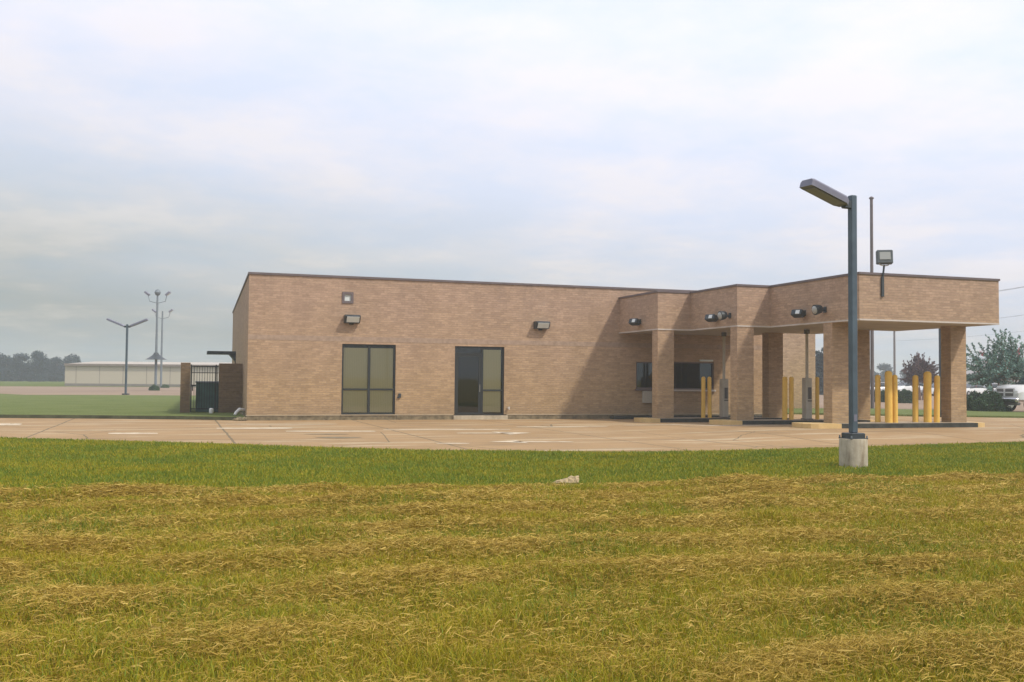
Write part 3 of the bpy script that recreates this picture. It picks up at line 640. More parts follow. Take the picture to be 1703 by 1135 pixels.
# ------------------------------------------------------------------ lamps and poles
def lamp_head(b, M_, ln, wd, th):
    prof = [(0, -.5, .5), (.12, -1, 1), (1, -1, 1)]
    vs = []; 
    for (x, w_, h_) in ((0, .32, .55), (.10, .5, 1.), (.94, .5, 1.), (1., .46, .8)):
        a = w_ * wd; vs += [(x * ln, -a, -th / 2), (x * ln, a, -th / 2), (x * ln, a, th / 2 * h_ * .4), (x * ln, a * .75, th / 2 * h_), (x * ln, -a * .75, th / 2 * h_), (x * ln, -a, th / 2 * h_ * .4)]
    fs = [tuple(range(5, -1, -1)), tuple(range(18, 24))]
    for k in range(3):
        for i in range(6): j = (i + 1) % 6; fs.append((k * 6 + i, k * 6 + j, k * 6 + 6 + j, k * 6 + 6 + i))
    b.add([M_ @ Vector(v) for v in vs], fs)
def street_lamp(name, loc, zp, hgt, pw, heads, hl, label, base_r=None, rz=0, hd=(.34, .15), tilt=22):
    t_ = thing(name, label, 'street lamp', loc, rz)
    if base_r:
        b = MB(); b.lathe([(base_r * 1.0, -.05), (base_r, .02), (base_r * .985, zp - .02), (base_r * .95, zp)], 28); b.build('concrete_base', M['stained'], t_, True)
    MB().box(-.145 if base_r else -.2, .145 if base_r else .2, -.145 if base_r else -.2, .145 if base_r else .2, zp, zp + .10, .012).build('base_cover', M['dkmetal'], t_)
    if base_r:
        MB().box(-.175, .175, -.175, .175, zp - .005, zp + .012).build('base_plate', M['dkmetal'], t_)
        for sx in (-1, 1):
            for sy in (-1, 1): MB().lathe([(.014, zp + .01), (.014, zp + .05), (.008, zp + .055)], 8, Matrix.Translation((sx * .16, sy * .16, 0))).build('anchor_bolt', M['galv'], t_)
        MB().box(-.03, .03, -pw / 2 - .004, -pw / 2 + .001, zp + .3, zp + .42).build('hand_hole_cover', M['lamphead'], t_)
    MB().box(-pw / 2, pw / 2, -pw / 2, pw / 2, zp + .10, hgt, .012).build('pole', M['lampbrown'], t_)
    for az in heads:
        Mx = Matrix.Translation((0, 0, hgt - .16)) @ Matrix.Rotation(az, 4, 'Z') @ Matrix.Translation((pw / 2 + .12, 0, .02)) @ Matrix.Rotation(R(-tilt), 4, 'Y')
        hb = MB(); lamp_head(hb, Mx, hl, *hd); ho = hb.build('lamp_head', M['lamphead'], t_)
        gl = MB().box(.12 * hl, .9 * hl, -hd[0] * .38, hd[0] * .38, -hd[1] / 2 - .012, -hd[1] / 2 - .002, 0, Mx); gl.build('lens', M['lamplens'], ho)
        a = Matrix.Translation((0, 0, hgt - .16)) @ Matrix.Rotation(az, 4, 'Z'); MB().box(pw / 2, pw / 2 + .16, -.05, .05, -.08, .06, .01, a).build('arm', M['dkmetal'], t_)
    return t_
street_lamp('street_lamp', (11.155, 14.55, -.02), .54, 4.80, .118, [PI + R(8)], .92, 'single-headed square street lamp on a round concrete base in the near grass', .24, tilt=17, hd=(.32, .14))
street_lamp('street_lamp', (-3.62, 76.1, .13), .0, 5.05, .13, [0, PI], 1.35, 'double-headed lamp with two raised arms standing on the left lawn', None, -R(18.5), (.3, .14))
street_lamp('street_lamp', (31.6, 35.2, 0.0), .0, 4.9, .16, [R(70), PI + R(70)], .9, 'dark lamp post seen under the canopy behind the leftmost bollard', None)
# tall twin floodlight masts
def mast(loc, hgt, label, cone=None, ball=True, rz=-R(18.5), heads=(-1, 1)):
    t_ = thing('light_mast', label, 'light mast', loc, rz)
    MB().lathe([(.14, 0), (.13, hgt * .3), (.09, hgt)], 12).build('pole', M['galv'], t_, True)
    w_ = .95; pts = [(-w_, 0, hgt - .2), (-w_ * .85, 0, hgt - .75), (0, 0, hgt - .95), (w_ * .85, 0, hgt - .75), (w_, 0, hgt - .2)]
    MB().tube(pts, .035, 6).build('crossarm', M['galv'], t_)
    for sx in heads:
        Mx = Matrix.Translation((sx * (w_ + .12), 0, hgt + .05)) @ Matrix.Rotation(sx * R(-38), 4, 'Y') @ Matrix.Scale(.52, 4)
        h_ = MB().box(-.55, .55, -.35, .35, -.2, .2, .06, Mx).build('lamp_head', M['lamphead'], t_); MB().box(-.42, .42, -.28, .28, -.225, -.2, 0, Mx).build('lens', M['lens'], h_)
    if ball: MB().lathe([(.05, -.34), (.22, -.24), (.32, 0), (.22, .24), (.05, .34)], 12, Matrix.Translation((0, 0, hgt + .15))).build('top_light', M['galv'], t_, True)
    if cone: MB().lathe([(1.1, cone - .42), (.95, cone - .38), (.45, cone - .05), (.3, cone + .1), (.18, cone + .3)], 16).build('collar', M['dkmetal'], t_, True)
    return t_
mast((-2.3, 107.8, 0), 9.9, 'tall pale light mast with round top light and dark conical collar', 3.6)
mast((-2.2, 133, 0), 9.7, 'shorter-looking light mast just right of and behind the taller one', None, False)
# brown pole behind the canopy
tp = thing('flag_pole', 'tall plain brown pole rising behind the canopy roof', 'pole', (35.75, 45.0, 0))
MB().lathe([(.10, 0), (.09, 6), (.08, 11.55)], 14).build('shaft', M['polebrown'], tp, True); MB().lathe([(.13, 11.55), (.13, 11.61), (.03, 11.68)], 12).build('cap', M['polebrown'], tp, True)

# utility pole + wires
def upole(x, y, h_, label):
    t_ = thing('utility_pole', label, 'utility pole', (x, y, 0), R(60), 'utility poles carrying the wires'); MB().lathe([(.17, 0), (.12, h_)], 10).build('pole', M['wood'], t_, True)
    MB().box(-1.3, 1.3, -.06, .06, h_ - .9, h_ - .78).build('crossarm', M['wood'], t_); MB().box(-.9, .9, -.06, .06, 9.2, 9.32).build('crossarm', M['wood'], t_)
    MB().tube([(0, 0, 8.6), (-.8, 0, 9.3)], .03, 6).build('brace', M['wood'], t_)
    for sx in (-1.2, -.5, .5, 1.2): MB().lathe([(.05, h_ - .78), (.07, h_ - .7), (.03, h_ - .58)], 8, Matrix.Translation((sx, 0, 0))).build('insulator', M['kiosk'], t_)
    return (x, y, h_)
def at(px, d):
    a = R(18.5) + math.atan((px - 851.5) / 1650); return d * math.sin(a), d * math.cos(a)
xa_, ya_ = at(1488, 150); A_ = upole(xa_, ya_, 13.2, 'utility pole with crossarms seen under the canopy'); xb_, yb_ = at(1905, 120)
k = 0
for (dz, ox) in ((-.58, -1.2), (-.58, -.5), (-.58, .5), (-.58, 1.2), (-3.9, -.8), (-3.9, .8), (-5.8, 0)):
    o_ = Vector((ox * math.cos(R(60)), ox * math.sin(R(60)))); p0 = Vector((xa_ + o_.x, ya_ + o_.y, 13.2 + dz)); p1 = Vector((xb_ + o_.x, yb_ + o_.y, 14.5 + dz))
    pts = [p0.lerp(p1, u) - Vector((0, 0, 4 * .5 * u * (1 - u))) for u in np.linspace(0, 1, 14)]
    tag(MB().tube(pts, .010, 4).build('overhead_wire', M['wire']), 'thin overhead wire running right from the utility pole', 'wire', 'overhead wires from the utility pole')

# ------------------------------------------------------------------ distant buildings
def wpt(px, d): return Vector(at(px, d))
wh = thing('warehouse', 'long low cream metal warehouse far left beyond the lot', 'warehouse', (*at(109, 152), 0))
def wh_part(mb, name, m): return child(mb, name, m, wh)
a = wpt(109, 152); b = wpt(420, 143); dirv = (b - a).normalized(); nb = Vector((-dirv.y, dirv.x))
if nb.y < 0: nb = -nb
c_ = b + nb * 20; d_ = a + nb * 20; m0 = a + nb * 10; m1 = b + nb * 10; he, hr = 3.1, 3.5
w1 = MB(); w1.add([(a.x, a.y, 0), (b.x, b.y, 0), (b.x, b.y, he), (a.x, a.y, he)], [(0, 1, 2, 3)]); w1.add([(d_.x, d_.y, 0), (c_.x, c_.y, 0), (c_.x, c_.y, he), (d_.x, d_.y, he)], [(3, 2, 1, 0)])
w1.add([(a.x, a.y, 0), (d_.x, d_.y, 0), (d_.x, d_.y, he), (m0.x, m0.y, hr), (a.x, a.y, he)], [(4, 3, 2, 1, 0)]); w1.add([(b.x, b.y, 0), (c_.x, c_.y, 0), (c_.x, c_.y, he), (m1.x, m1.y, hr), (b.x, b.y, he)], [(0, 1, 2, 3, 4)])
wh_part(w1, 'wall', M['warehouse'])
def off(p, k, z): q = p - nb * k; return (q.x, q.y, z)
rr = MB().add([off(a, .3, he - .02), off(b, .3, he - .02), (m1.x, m1.y, hr + .1), (m0.x, m0.y, hr + .1), off(d_, -.3, he - .02), off(c_, -.3, he - .02)], [(0, 1, 2, 3), (3, 2, 5, 4)]); wh_part(rr, 'roof', M['whroof'])
fa = MB().add([off(a, .32, he - .28), off(b, .32, he - .28), off(b, .32, he + .02), off(a, .32, he + .02)], [(0, 1, 2, 3)]); wh_part(fa, 'gutter', grimy('gutter', (.24, .20, .17), .1, 1, .7, 0, 0))
bs = MB().add([off(a, .04, 0), off(b, .04, 0), off(b, .04, .35), off(a, .04, .35)], [(0, 1, 2, 3)]); wh_part(bs, 'base_course', grimy('wh_base', (.22, .20, .17), .1, 1, .7, 0, 0))
sm = MB()
sm_m = grimy('wh_seam', (.33, .28, .22), .1, 1, .7, 0, 0)
for q in np.linspace(.06, .94, 8): p = a.lerp(b, q); e_ = dirv * .05; wh_part(MB().add([off(p - e_, .02, .35), off(p + e_, .02, .35), off(p + e_, .02, he - .3), off(p - e_, .02, he - .3)], [(0, 1, 2, 3)]), 'panel_seam', sm_m)
# right shed
sh = thing('metal_building', 'long grey-roofed metal building behind the crepe myrtle at far right', 'building', (*at(1552, 250), 0))
a = wpt(1552, 252); b = wpt(1860, 236); dirv = (b - a).normalized(); nb = Vector((-dirv.y, dirv.x)); nb = nb if nb.y > 0 else -nb; c_ = b + nb * 44; d_ = a + nb * 44; m0 = a + nb * 22; m1 = b + nb * 22; he, hr = 2.7, 6.6
w1 = MB().prism([tuple(a), tuple(b), tuple(c_), tuple(d_)], 0, he); w1.add([(a.x, a.y, he), (d_.x, d_.y, he), (m0.x, m0.y, hr)], [(0, 1, 2)]); w1.add([(b.x, b.y, he), (c_.x, c_.y, he), (m1.x, m1.y, hr)], [(0, 1, 2)]); child(w1, 'wall', M['shedwall'], sh)
child(MB().add([off(a, .5, he), off(b, .5, he), (m1.x, m1.y, hr + .1), (m0.x, m0.y, hr + .1), off(d_, -.5, he), off(c_, -.5, he)], [(0, 1, 2, 3), (3, 2, 5, 4)]), 'roof', M['roofgrey'], sh)
p = wpt(1697, 243); 
annex = thing('shop_building', 'taller tan shop with dark bay door partly cut by the right photo edge', 'building', (*at(1660, 190), 0))
a = wpt(1662, 192); b = wpt(1840, 182); dirv = (b - a).normalized(); nb = Vector((-dirv.y, dirv.x)); nb = nb if nb.y > 0 else -nb; c_ = b + nb * 14; d_ = a + nb * 14
child(MB().prism([tuple(a), tuple(b), tuple(c_), tuple(d_)], 0, 4.6), 'wall', M['shedwall'], annex); child(MB().prism([tuple(a - nb * .4 - dirv * .4), tuple(b - nb * .4), tuple(c_ + nb * .4), tuple(d_ + nb * .4 - dirv * .4)], 4.6, 4.95), 'roof', M['roofgrey'], annex)
p0 = a + dirv * 4.0; p1 = a + dirv * 8.5; child(MB().prism([tuple(p0 - nb * .05), tuple(p1 - nb * .05), tuple(p1 + nb * .3), tuple(p0 + nb * .3)], .3, 3.6), 'bay_door', M['dkdoor'], annex)

# ------------------------------------------------------------------ vehicles
def loft(b, secs, n=5):
    vs = []; m = None
    for (x, w0, w1, z0, z1) in secs:
        zm = z0 + (z1 - z0) * .55; r = min(.12, (z1 - z0) * .25)
        ring = [(-w0, z0), (-w0 * 1.0, zm), (-w1, z1 - r), (-w1 + r * .8, z1), (w1 - r * .8, z1), (w1, z1 - r), (w0 * 1.0, zm), (w0, z0)]
        m = len(ring); vs += [(x, y, z) for y, z in ring]
    fs = [tuple(range(m)), tuple((len(secs) - 1) * m + i for i in range(m - 1, -1, -1))]
    for k in range(len(secs) - 1):
        for i in range(m): j = (i + 1) % m; fs.append((k * m + i, (k + 1) * m + i, (k + 1) * m + j, k * m + j))
    return b.add(vs, fs)
def wheels(t_, xs, y, r, w_=.2):
    for x in xs:
        for s in (-1, 1):
            Mx = Matrix.Translation((x, s * y, r)) @ Matrix.Rotation(R(90), 4, 'X')
            wo = MB().lathe([(r * .6, -w_ / 2), (r * .96, -w_ / 2), (r, -w_ / 3), (r, w_ / 3), (r * .96, w_ / 2), (r * .6, w_ / 2)], 20, Mx).build('wheel', M['tyre'], t_, True)
            MB().lathe([(r * .58, -w_ / 2 - .01), (r * .58, w_ / 2 + .01)], 14, Mx).build('rim', M['chrome'], wo, True)
def sedan(loc, rz, paint_, label, suv=False):
    t_ = thing('parked_car', label, 'car', loc, rz, 'cars parked in the distant lot'); k = 1.18 if suv else 1.
    loft(MB(), [(-2.3, .72, .66, .42, .78 * k), (-2.1, .86, .78, .28, .92 * k), (-1.3, .9, .82, .22, .98 * k), (0, .91, .84, .22, .96 * k), (1.1, .9, .82, .22, .94 * k), (1.95, .86, .76, .26, .80 * k), (2.25, .74, .62, .4, .66 * k)]).build('body', paint_, t_, True)
    xr = -2.0 if suv else -1.65
    loft(MB(), [(xr, .76, .70, .85 * k, .93 * k), (xr + (.25 if suv else .6), .76, .60, .88 * k, 1.38 * k), (.15, .76, .60, .88 * k, 1.42 * k), (1.0, .78, .7, .86 * k, .95 * k)]).build('windows', M['carglass'], t_, True)
    loft(MB(), [(xr + (.3 if suv else .65), .605, .57, 1.36 * k, 1.41 * k), (-.4, .62, .58, 1.39 * k, 1.46 * k), (.15, .61, .56, 1.38 * k, 1.435 * k)]).build('roof', paint_, t_, True)
    wheels(t_, (-1.35, 1.4), .82, .32 * (1.1 if suv else 1))
    for s in (-1, 1):
        MB().box(2.12, 2.22, s * .58 - .14, s * .58 + .14, .58 * k, .70 * k, .02).build('headlight', M['headlight'], t_); MB().box(-2.32, -2.22, s * .58 - .12, s * .58 + .12, .62 * k, .76 * k, .02).build('taillight', M['taillight'], t_)
    return t_
def onlot(px, d): x, y = at(px, d); return (x, y, .03)
for i, (px, d, az, pt, lb, sv) in enumerate([(1613, 122, 190, 'carwhite', 'white car parked just right of the right front pillar', 0), (1634, 128, 200, 'cardark', 'dark car parked behind the crepe myrtle trunks', 1), (1647, 124, 160, 'carsilver', 'grey car half hidden by the crepe myrtle trunks', 0),
        (1457, 128, 170, 'carsilver', 'silver car seen between the second row pillar and the leftmost bollard', 0), (1474, 132, 20, 'carred', 'dark red car glimpsed right of the leftmost bollard', 0), (1508, 128, 185, 'carwhite', 'white car parked beneath the small purple tree', 1), (1553, 122, 200, 'carsilver', 'silver car glimpsed between the two right bollards', 0)]):
    sedan(onlot(px, d), R(az), M[pt], lb, bool(sv))
# pickup at far right
x, y = at(1704, 57.2)
pk = thing('pickup_truck', 'white pickup truck with dark cross-bar grille at the right photo edge', 'pickup truck', (x, y, .03), R(172)); pk.scale = (1.07,) * 3
# origin near its front axle; +x is forward
MB_ = loft(MB(), [(-4.6, .92, .90, .62, 1.22), (-4.4, .98, .94, .5, 1.3), (-1.9, .98, .94, .5, 1.32)]).build('bed', M['carwhite'], pk, True)
loft(MB(), [(-1.88, .98, .94, .5, 1.3), (-.3, .98, .92, .5, 1.3), (-.1, .98, .88, .55, 1.34), (.5, .98, .80, .62, 1.33), (.95, .96, .78, .62, 1.26), (1.05, .92, .74, .62, 1.16)]).build('body', M['carwhite'], pk, True)
cb = loft(MB(), [(-1.86, .90, .78, 1.25, 1.82), (-1.6, .90, .76, 1.25, 1.88), (-.7, .9, .74, 1.25, 1.86), (-.1, .88, .84, 1.2, 1.34)]).build('windows', M['carglass'], pk, True)
loft(MB(), [(-1.84, .80, .74, 1.8, 1.88), (-1.5, .8, .74, 1.84, 1.93), (-.72, .78, .72, 1.82, 1.90)]).build('roof', M['carwhite'], pk, True)
MB().box(1.04, 1.08, -.56, .56, .78, 1.12, .01).build('grille', M['kioskdark'], pk)
MB().box(1.075, 1.11, -.05, .05, .76, 1.14, .01).box(1.078, 1.105, -.58, .58, .92, .98, .005).build('grille_bar', M['carwhite'], pk)
for s in (-1, 1): MB().box(.98, 1.07, s * .72 - .13, s * .72 + .13, .84, 1.08, .03).build('headlight', M['headlight'], pk)
MB().box(1.0, 1.22, -.96, .96, .50, .70, .05).build('bumper', M['chrome'], pk); MB().box(.9, 1.1, -.9, .9, .36, .5, .03).build('air_dam', M['kioskdark'], pk)
wheels(pk, (0.25, -3.4), .86, .40, .26)

# ------------------------------------------------------------------ vegetation
def leaf_arrays(cent, size, rngl, flat=.0):
    n = len(cent); a = rngl.normal(size=(n, 3)); a /= np.linalg.norm(a, axis=1)[:, None]; b = rngl.normal(size=(n, 3)); b -= (b * a).sum(1)[:, None] * a; b /= np.linalg.norm(b, axis=1)[:, None]
    s = size * rngl.uniform(.6, 1.3, (n, 1)); c = np.cross(a, b) 
    q = np.stack([cent - a * s, cent + b * s * .45, cent + a * s, cent - b * s * .45], 1); return q.reshape(-1, 3)
def quads_obj(name, co, m, parent=None):
    n = len(co) // 4; me = bpy.data.meshes.new(name); me.vertices.add(len(co)); me.vertices.foreach_set('co', co.ravel().astype(np.float32))
    me.loops.add(len(co)); me.loops.foreach_set('vertex_index', np.arange(len(co), dtype=np.int32)); me.polygons.add(n); me.polygons.foreach_set('loop_start', (np.arange(n) * 4).astype(np.int32)); me.update(calc_edges=True)
    me.materials.append(m); o = bpy.data.objects.new(name, me); col.objects.link(o)
    if parent: o.parent = parent
    return o
def clump_pts(n, clumps, rngl):
    idx = rngl.integers(0, len(clumps), n); C_ = np.array([c[:3] for c in clumps])[idx]; r_ = np.array([c[3] for c in clumps])[idx]
    v = rngl.normal(size=(n, 3)); v /= np.linalg.norm(v, axis=1)[:, None]; return C_ + v * (r_ * rngl.uniform(.35, 1.0, n) ** .6)[:, None] * np.array([1, 1, .8])
def far_tree(seed, hgt, wid, label=None, grp=None):
    rl = np.random.default_rng(seed); t_ = thing('tree', label, 'tree', group=grp)
    cl = [];
    for i in range(24):
        a = rl.uniform(0, 6.28); zz = rl.uniform(.08, .92); rad = wid / 2 * (1 - abs(zz - .5) * .95) * rl.uniform(.2, .9); cl.append((rad * math.cos(a), rad * math.sin(a), hgt * zz, wid * rl.uniform(.13, .26)))
    quads_obj('crown', leaf_arrays(clump_pts(5200, cl, rl), .32, rl), M['leaf_far'], t_)
    b = MB().tube([(0, 0, 0), (.1, 0, hgt * .25), (0, .2, hgt * .5)], [.3, .24, .12], 8)
    for c in cl[:6]: b.tube([(0, .1, hgt * .3), (c[0] * .6, c[1] * .6, c[2] * .8), c[:3]], [.14, .09, .03], 6)
    b.build('trunk', M['bark'], t_, True); return t_
FT = [far_tree(101 + i, h_, w_) for i, (h_, w_) in enumerate([(8.3, 8), (7., 9.5), (9, 8.5)])]
lm = ['tall rounded', 'low spreading', 'full domed']
spots = [(-22, 251, 0.70, 0), (2, 255, 0.72, 0), (18, 260, 0.68, 1), (38, 250, 0.66, 2), (-5, 266, 0.70, 1), (30, 270, 0.56, 1), (48, 260, 0.59, 1), (60, 247, 0.72, 2), (70, 257, 0.67, 0), (84, 263, 0.66, 1), (97, 251, 0.59, 2), (108, 259, 0.70, 1), (122, 255, 0.73, 0), (135, 264, 0.66, 1), (15, 247, 0.56, 2), (76, 270, 0.63, 1), (-45, 255, 0.70, 2), (-70, 260, 0.70, 0)]
seen = set(); 
for i, (px, d, s_, ki) in enumerate(spots):
    x, y = at(px, d)
    place = ['at the left photo edge', 'left of its low dip', 'right of its low dip', 'close to the warehouse end'][0 if px < 12 else 1 if px < 45 else 2 if px < 92 else 3]
    lab = f'{lm[ki]} tree of the dark far tree line, {place}'
    if ki in seen: o = dup(FT[ki], (x, y, 0), random.random() * 6, lab, (s_,) * 3)
    else: o = FT[ki]; o.location = (x, y, 0); o.rotation_euler = (0, 0, random.random() * 6); o.scale = (s_,) * 3; o['label'] = lab; seen.add(ki)
    o['group'] = 'trees of the far left tree line'
for i, (px, d, s_, ki, lab) in enumerate([(1372, 120, .62, 0, 'dark tree showing in the open gap left of the third pillar'), (1360, 165, .7, 1, 'hazier low tree at the left side of the gap by the third pillar'), (1452, 260, .62, 1, 'hazy low tree behind the second row pillar'), (1468, 270, .66, 2, 'hazy tree behind the leftmost bollard'), (1516, 250, .62, 1, 'hazy low tree behind the small purple tree')]):
    x, y = at(px, d); o = dup(FT[ki], (x, y, 0), random.random() * 6, lab, (s_,) * 3); o['group'] = 'trees beyond the drive-through'
def myrtle(loc, hgt, wid, seed, label, leafm, flowers, nshoot, leafsize, nleaf, trunks=6, zc_=.42):
    rl = np.random.default_rng(seed); t_ = thing('crepe_myrtle', label, 'tree', loc); tb = MB(); tips = []; pts = []; fl = []
    for i in range(trunks):
        a = i * 6.28 / trunks + rl.uniform(-.3, .3); lean = rl.uniform(.12, .34); base = (math.cos(a) * .18, math.sin(a) * .18, 0)
        top = (math.cos(a) * wid * lean, math.sin(a) * wid * lean, hgt * rl.uniform(.42, .55)); mid = ((base[0] + top[0]) / 2 * .8, (base[1] + top[1]) / 2 * .8, top[2] * .5)
        tb.tube([base, mid, top], [.07, .055, .035], 7); tips.append(top)
    for i in range(nshoot):
        tp_ = np.array(tips[rl.integers(0, trunks)]); a = rl.uniform(0, 6.28); el = rl.uniform(-.25, 1.45); ln = rl.uniform(.6, 1.22)
        e_ = np.array([math.cos(a) * math.cos(el) * wid * .5, math.sin(a) * math.cos(el) * wid * .5, hgt * zc_ + math.sin(el) * hgt * (1 - zc_)]) * np.array([ln, ln, 1]); e_[2] = hgt * zc_ + (e_[2] - hgt * zc_) * ln
        m_ = (tp_ + e_) / 2 + rl.normal(size=3) * .06; tb.tube([tuple(tp_), tuple(m_), tuple(e_)], [.018, .012, .006], 5)
        k_ = nleaf; u = rl.uniform(.12, 1.02, k_)[:, None]; base_ = tp_ * (1 - u) + e_ * u; pts.append(base_ + rl.normal(size=(k_, 3)) * (.03 + .075 * (1 - u)))
        if rl.random() < flowers: fl.append(e_ + rl.normal(size=(26, 3)) * np.array([.05, .05, .11]))
    tb.build('trunk', M['pinkbark'], t_, True); lf = leaf_arrays(np.concatenate(pts), leafsize, rl); nl = len(lf) // 4
    if fl: lf = np.concatenate([lf, leaf_arrays(np.concatenate(fl), .05, rl)])
    cr = quads_obj('crown', lf, leafm, t_); cr.data.materials.append(M['flower']); mi = np.zeros(len(lf) // 4, np.int32); mi[nl:] = 1; cr.data.polygons.foreach_set('material_index', mi)
    
    return t_
x, y = at(1663, 60); myrtle((x, y, .03), 4.05, 4.7, 5, 'green crepe myrtle with red flower tips and several bare trunks', M['leaf_myrtle'], .05, 130, .07, 140)
x, y = at(1532, 92); myrtle((x, y, .03), 3.7, 3.1, 9, 'small round purple-leaved tree seen between the bollards', M['leaf_purple'], .0, 230, .10, 46, 5, .5)
def shrub(px, d, wx, hz, seed, label, grp='clipped shrubs by the distant lot'):
    rl = np.random.default_rng(seed); x, y = at(px, d); t_ = thing('shrub', label, 'shrub', (x, y, .03), group=grp)
    v = rl.normal(size=(6500, 3)); v /= np.linalg.norm(v, axis=1)[:, None]; v[:, 2] = np.abs(v[:, 2]); lump = 1 + .08 * np.sin(v[:, :1] * 7 + seed) + .06 * np.sin(v[:, 1:2] * 9)
    p_ = v * np.array([wx / 2, wx / 2, hz]) * lump * rl.uniform(.72, 1., (6500, 1)); quads_obj('foliage', leaf_arrays(p_, .055, rl), M['leaf_hedge'], t_)
    st = MB()
    for i in range(6): a = i; st.tube([(0, 0, 0), (math.cos(a) * wx * .2, math.sin(a) * wx * .2, hz * .6)], [.03, .01], 5)
    st.build('stem', M['bark'], t_); return t_
shrub(1621, 57.5, 1.35, 1.0, 1, 'rounded dark shrub touching the right front pillar in view'); shrub(1647, 56.5, 1.75, 1.05, 2, 'larger rounded dark shrub below the crepe myrtle'); shrub(1508, 77, 1.4, .95, 3, 'dark shrub seen between the left and middle bollards'); shrub(1494, 79, 1.1, .85, 6, 'paler shrub behind the third bollard'); shrub(1461, 80, 1.1, .9, 4, 'low dark shrub behind the leftmost bollard'); shrub(1474, 80, 1.0, .9, 5, 'low dark shrub between the two leftmost bollards')
x, y = at(256, 107.0); 
o = shrub(258, 107, 1.0, .55, 21, 'small bush at the foot of the tall light mast', None); shrub(276, 131, 1.0, .4, 22, 'low bush behind the second light mast', None)

# crumpled cardboard in the grass
rl = np.random.default_rng(3); v = []; nx_, ny_ = 14, 7
for j in range(ny_):
    for i in range(nx_):
        u, w_ = i / (nx_ - 1), j / (ny_ - 1); hh = .02 + .11 * u ** .8 * (1 if u < .8 else 1 - (u - .8) * 1.2); v.append((-.23 + .44 * u + rl.normal() * .008, (w_ - .5) * (.09 + .2 * u) + rl.normal() * .01, hh * (math.sin(w_ * PI) * .8 + .35) + rl.normal() * .013))
n0 = len(v); v += [(a, b, c - .006) for a, b, c in v]
fs = []
for j in range(ny_ - 1):
    for i in range(nx_ - 1):
        q = j * nx_ + i; fs += [(q, q + 1, q + nx_ + 1, q + nx_), (n0 + q + nx_, n0 + q + nx_ + 1, n0 + q + 1, n0 + q)]
lt = MB().add(v, fs).build('crumpled_cardboard', M['litter']); lt.scale = (.95, .9, .72); lt.location = (5.33, 13.45, float(hground(5.33, 13.45)) + .03); lt.rotation_euler = (R(12), R(-6), R(-18.5)); tag(lt, 'crumpled tan cardboard scrap lying in the grass', 'litter')

# ------------------------------------------------------------------ grass blades and mown hay (one object each)
def attr_mat(name, stops, trans=.25):
    m = mat(name, rough=.65, spec=.2); a = N(m, 'ShaderNodeAttribute'); a.attribute_name = 'tint'
    r_ = ramp(m, a.outputs['Fac'], stops); L(m, r_, bsdf(m).inputs['Base Color'])
    tr = N(m, 'ShaderNodeBsdfTranslucent'); L(m, r_, tr.inputs[0]); mx = N(m, 'ShaderNodeMixShader'); mx.inputs[0].default_value = trans
    L(m, bsdf(m).outputs[0], mx.inputs[1]); L(m, tr.outputs[0], mx.inputs[2]); L(m, mx.outputs[0], m.node_tree.nodes['Material Output'].inputs[0]); return m
M['blade'] = attr_mat('grass_blade', [(0, (.085, .15, .02)), (.35, (.165, .23, .026)), (.55, (.33, .295, .014)), (.8, (.44, .32, .03)), (1, (.56, .41, .09))])
M['straw'] = attr_mat('hay_straw', [(0, (.20, .12, .010)), (.35, (.36, .25, .035)), (.7, (.52, .365, .078)), (1, (.68, .50, .15))])
def sample(n, r0, r1, p):
    a = R(rng.uniform(-16, 52, n)) if False else np.radians(rng.uniform(-16, 52, n)); r = (rng.uniform(0, 1, n) * (r1 ** p - r0 ** p) + r0 ** p) ** (1 / p); return r * np.sin(a), r * np.cos(a), r
def tri_obj(name, co, nq, tint, m, label, cat):
    # co: (n, 5, 3) blade = quad + tip triangle
    n = len(co); me = bpy.data.meshes.new(name); me.vertices.add(n * 5); me.vertices.foreach_set('co', co.reshape(-1).astype(np.float32))
    base = (np.arange(n) * 5)[:, None]; lp = np.concatenate([base + np.array([0, 1, 3, 2]), base + np.array([2, 3, 4])], 1).ravel().astype(np.int32)
    me.loops.add(len(lp)); me.loops.foreach_set('vertex_index', lp); me.polygons.add(2 * n); ls = (np.arange(n)[:, None] * 7 + np.array([0, 4])).ravel().astype(np.int32); me.polygons.foreach_set('loop_start', ls); me.update(calc_edges=True)
    at_ = me.attributes.new('tint', 'FLOAT', 'POINT'); at_.data.foreach_set('value', np.repeat(tint, 5).astype(np.float32)); me.materials.append(m)
    o = bpy.data.objects.new(name, me); col.objects.link(o); tag(o, label, cat, kind='stuff'); return o
def yn_at(x): return np.interp(x, ne[:, 0], ne[:, 1])
x, y, r = sample(820000, 3.6, 31, 1.25)
keep = y < yn_at(x) + .04 * rng.normal(size=len(x)) ; x, y, r = x[keep], y[keep], r[keep]; n = len(x)
ih = inhay(x, y); rb_ = rowbank(x, y); patch = wob(x, y, .9); patch2 = wob(y * 1.3, x * .8, 2.3)
hgt = (.045 + .02 * rng.random(n)) * (1 + .35 * patch2 * ih) * (1 - .0 * ih) * np.where(rng.random(n) < .04, 1.6, 1); hgt = np.clip(hgt * (1 + .25 * ih * (1 - rb_)), .02, .12)
wd = (.0013 + .00034 * r) * rng.uniform(.7, 1.4, n); az = rng.uniform(0, 2 * np.pi, n); la = rng.uniform(0, 2 * np.pi, n); ln = rng.uniform(.1, .9, n) * hgt
z = hground(x, y) - .005; ux, uy = np.cos(az) * wd, np.sin(az) * wd; lx, ly = np.cos(la) * ln, np.sin(la) * ln
co = np.zeros((n, 5, 3)); co[:, 0] = np.stack([x - ux, y - uy, z], 1); co[:, 1] = np.stack([x + ux, y + uy, z], 1)
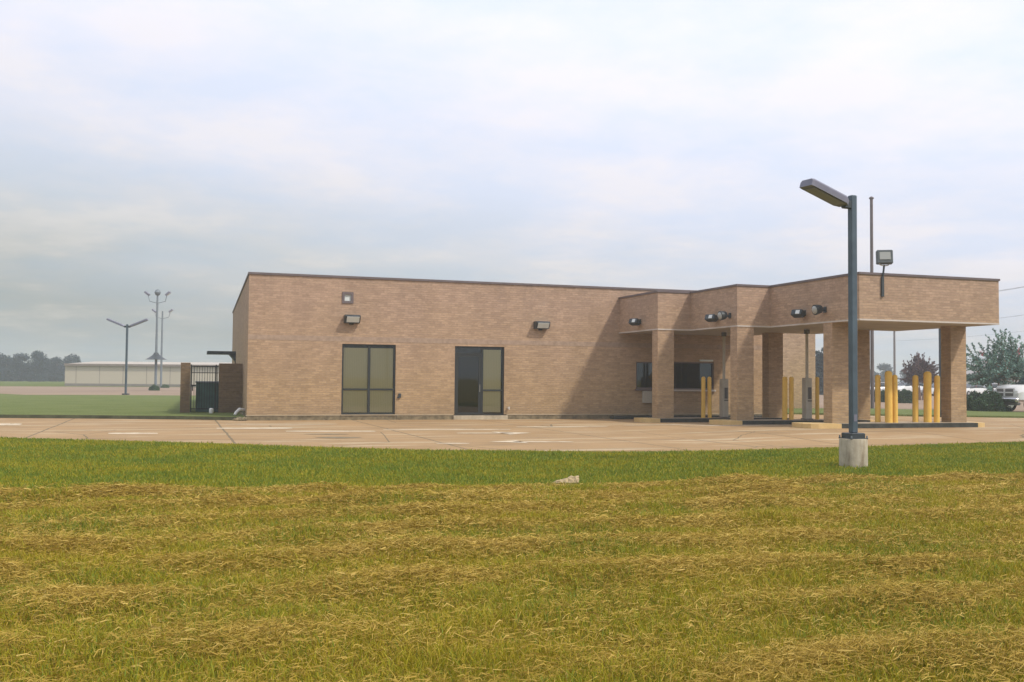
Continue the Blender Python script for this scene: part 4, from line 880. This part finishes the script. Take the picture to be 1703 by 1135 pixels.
co[:, 2] = np.stack([x - ux * .7 + lx * .4, y - uy * .7 + ly * .4, z + hgt * .62], 1); co[:, 3] = np.stack([x + ux * .7 + lx * .4, y + uy * .7 + ly * .4, z + hgt * .62], 1); co[:, 4] = np.stack([x + lx, y + ly, z + hgt], 1)
tint = np.where(ih > .5, .53 + .08 * patch + .11 * rng.normal(size=n),   .43 + .07 * patch + .05 * patch2 + .11 * rng.normal(size=n)); tint = np.where(rng.random(n) < .03, .9, tint)
tri_obj('grass', co, 2, np.clip(tint, 0, 1), M['blade'], 'short green and olive mown grass covering the foreground', 'grass')
# hay: long dry strands lying on the stubble in rows parallel to the building
x, y, r = sample(1900000, 3.6, 17.5, 1.5)
ih = inhay(x, y); rb_ = rowbank(x, y); pt = .5 + .5 * wob(x, y, 1.7)
dens = ih * (.07 + .07 * np.clip(wob(x, y, 3.1), 0, 2) + .66 * rb_ * np.clip(pt + .12, .06, 1.2)) ; keep = rng.random(len(x)) < dens; x, y, r, rb_ = x[keep], y[keep], r[keep], rb_[keep]; n = len(x)
ln = rng.uniform(.025, .115, n); az = np.where(rng.random(n) < .6, rng.normal(0, .55, n), rng.uniform(0, 6.28, n)) + np.where(rng.random(n) < .5, np.pi, 0); wd = (.0005 + .00014 * r) * rng.uniform(.6, 1.4, n)
dxv, dyv = np.cos(az), np.sin(az); lift = (.012 + .06 * rng.random(n) ** 1.5 * (.4 + rb_)); z0 = hground(x, y) + lift * rng.uniform(.3, 1, n) + .012 + .02 * (1 - rb_); z1 = z0 + rng.normal(0, .014, n); z2 = z0 + rng.normal(-.004, .02, n)
px_, py_ = -dyv * wd, dxv * wd; cb_ = rng.normal(0, .18, n) * ln
tl = rng.normal(0, 1, n) * wd
co = np.zeros((n, 5, 3)); co[:, 0] = np.stack([x - px_, y - py_, z0 - tl], 1); co[:, 1] = np.stack([x + px_, y + py_, z0 + tl], 1)
mx_, my_ = x + dxv * ln * .5 - dyv * cb_, y + dyv * ln * .5 + dxv * cb_
co[:, 2] = np.stack([mx_ - px_, my_ - py_, z1 - tl], 1); co[:, 3] = np.stack([mx_ + px_, my_ + py_, z1 + tl], 1); co[:, 4] = np.stack([x + dxv * ln, y + dyv * ln, z2], 1)
tint = np.clip(.5 + .22 * rng.normal(size=n) + .12 * wob(x, y, .8) * .5, 0, 1)
tri_obj('hay', co, 2, tint, M['straw'], 'dry tan mown hay lying in long rows across the foreground', 'hay')

# ------------------------------------------------------------------ haze
hz = MB().box(-420, 480, -20, 560, -1.0, 15.6).build('haze', bpy.data.materials.new('haze')); tag(hz, 'thin pale haze filling the air', kind='stuff')
m = hz.data.materials[0]; m.use_nodes = True; m.node_tree.nodes.remove(m.node_tree.nodes['Principled BSDF']); pv = m.node_tree.nodes.new('ShaderNodeVolumePrincipled'); pv.inputs['Color'].default_value = (.86, .93, .97, 1); pv.inputs['Density'].default_value = .0013; pv.inputs['Anisotropy'].default_value = .2
m.node_tree.links.new(pv.outputs[0], m.node_tree.nodes['Material Output'].inputs['Volume'])
sc.cycles.volume_bounces = 1
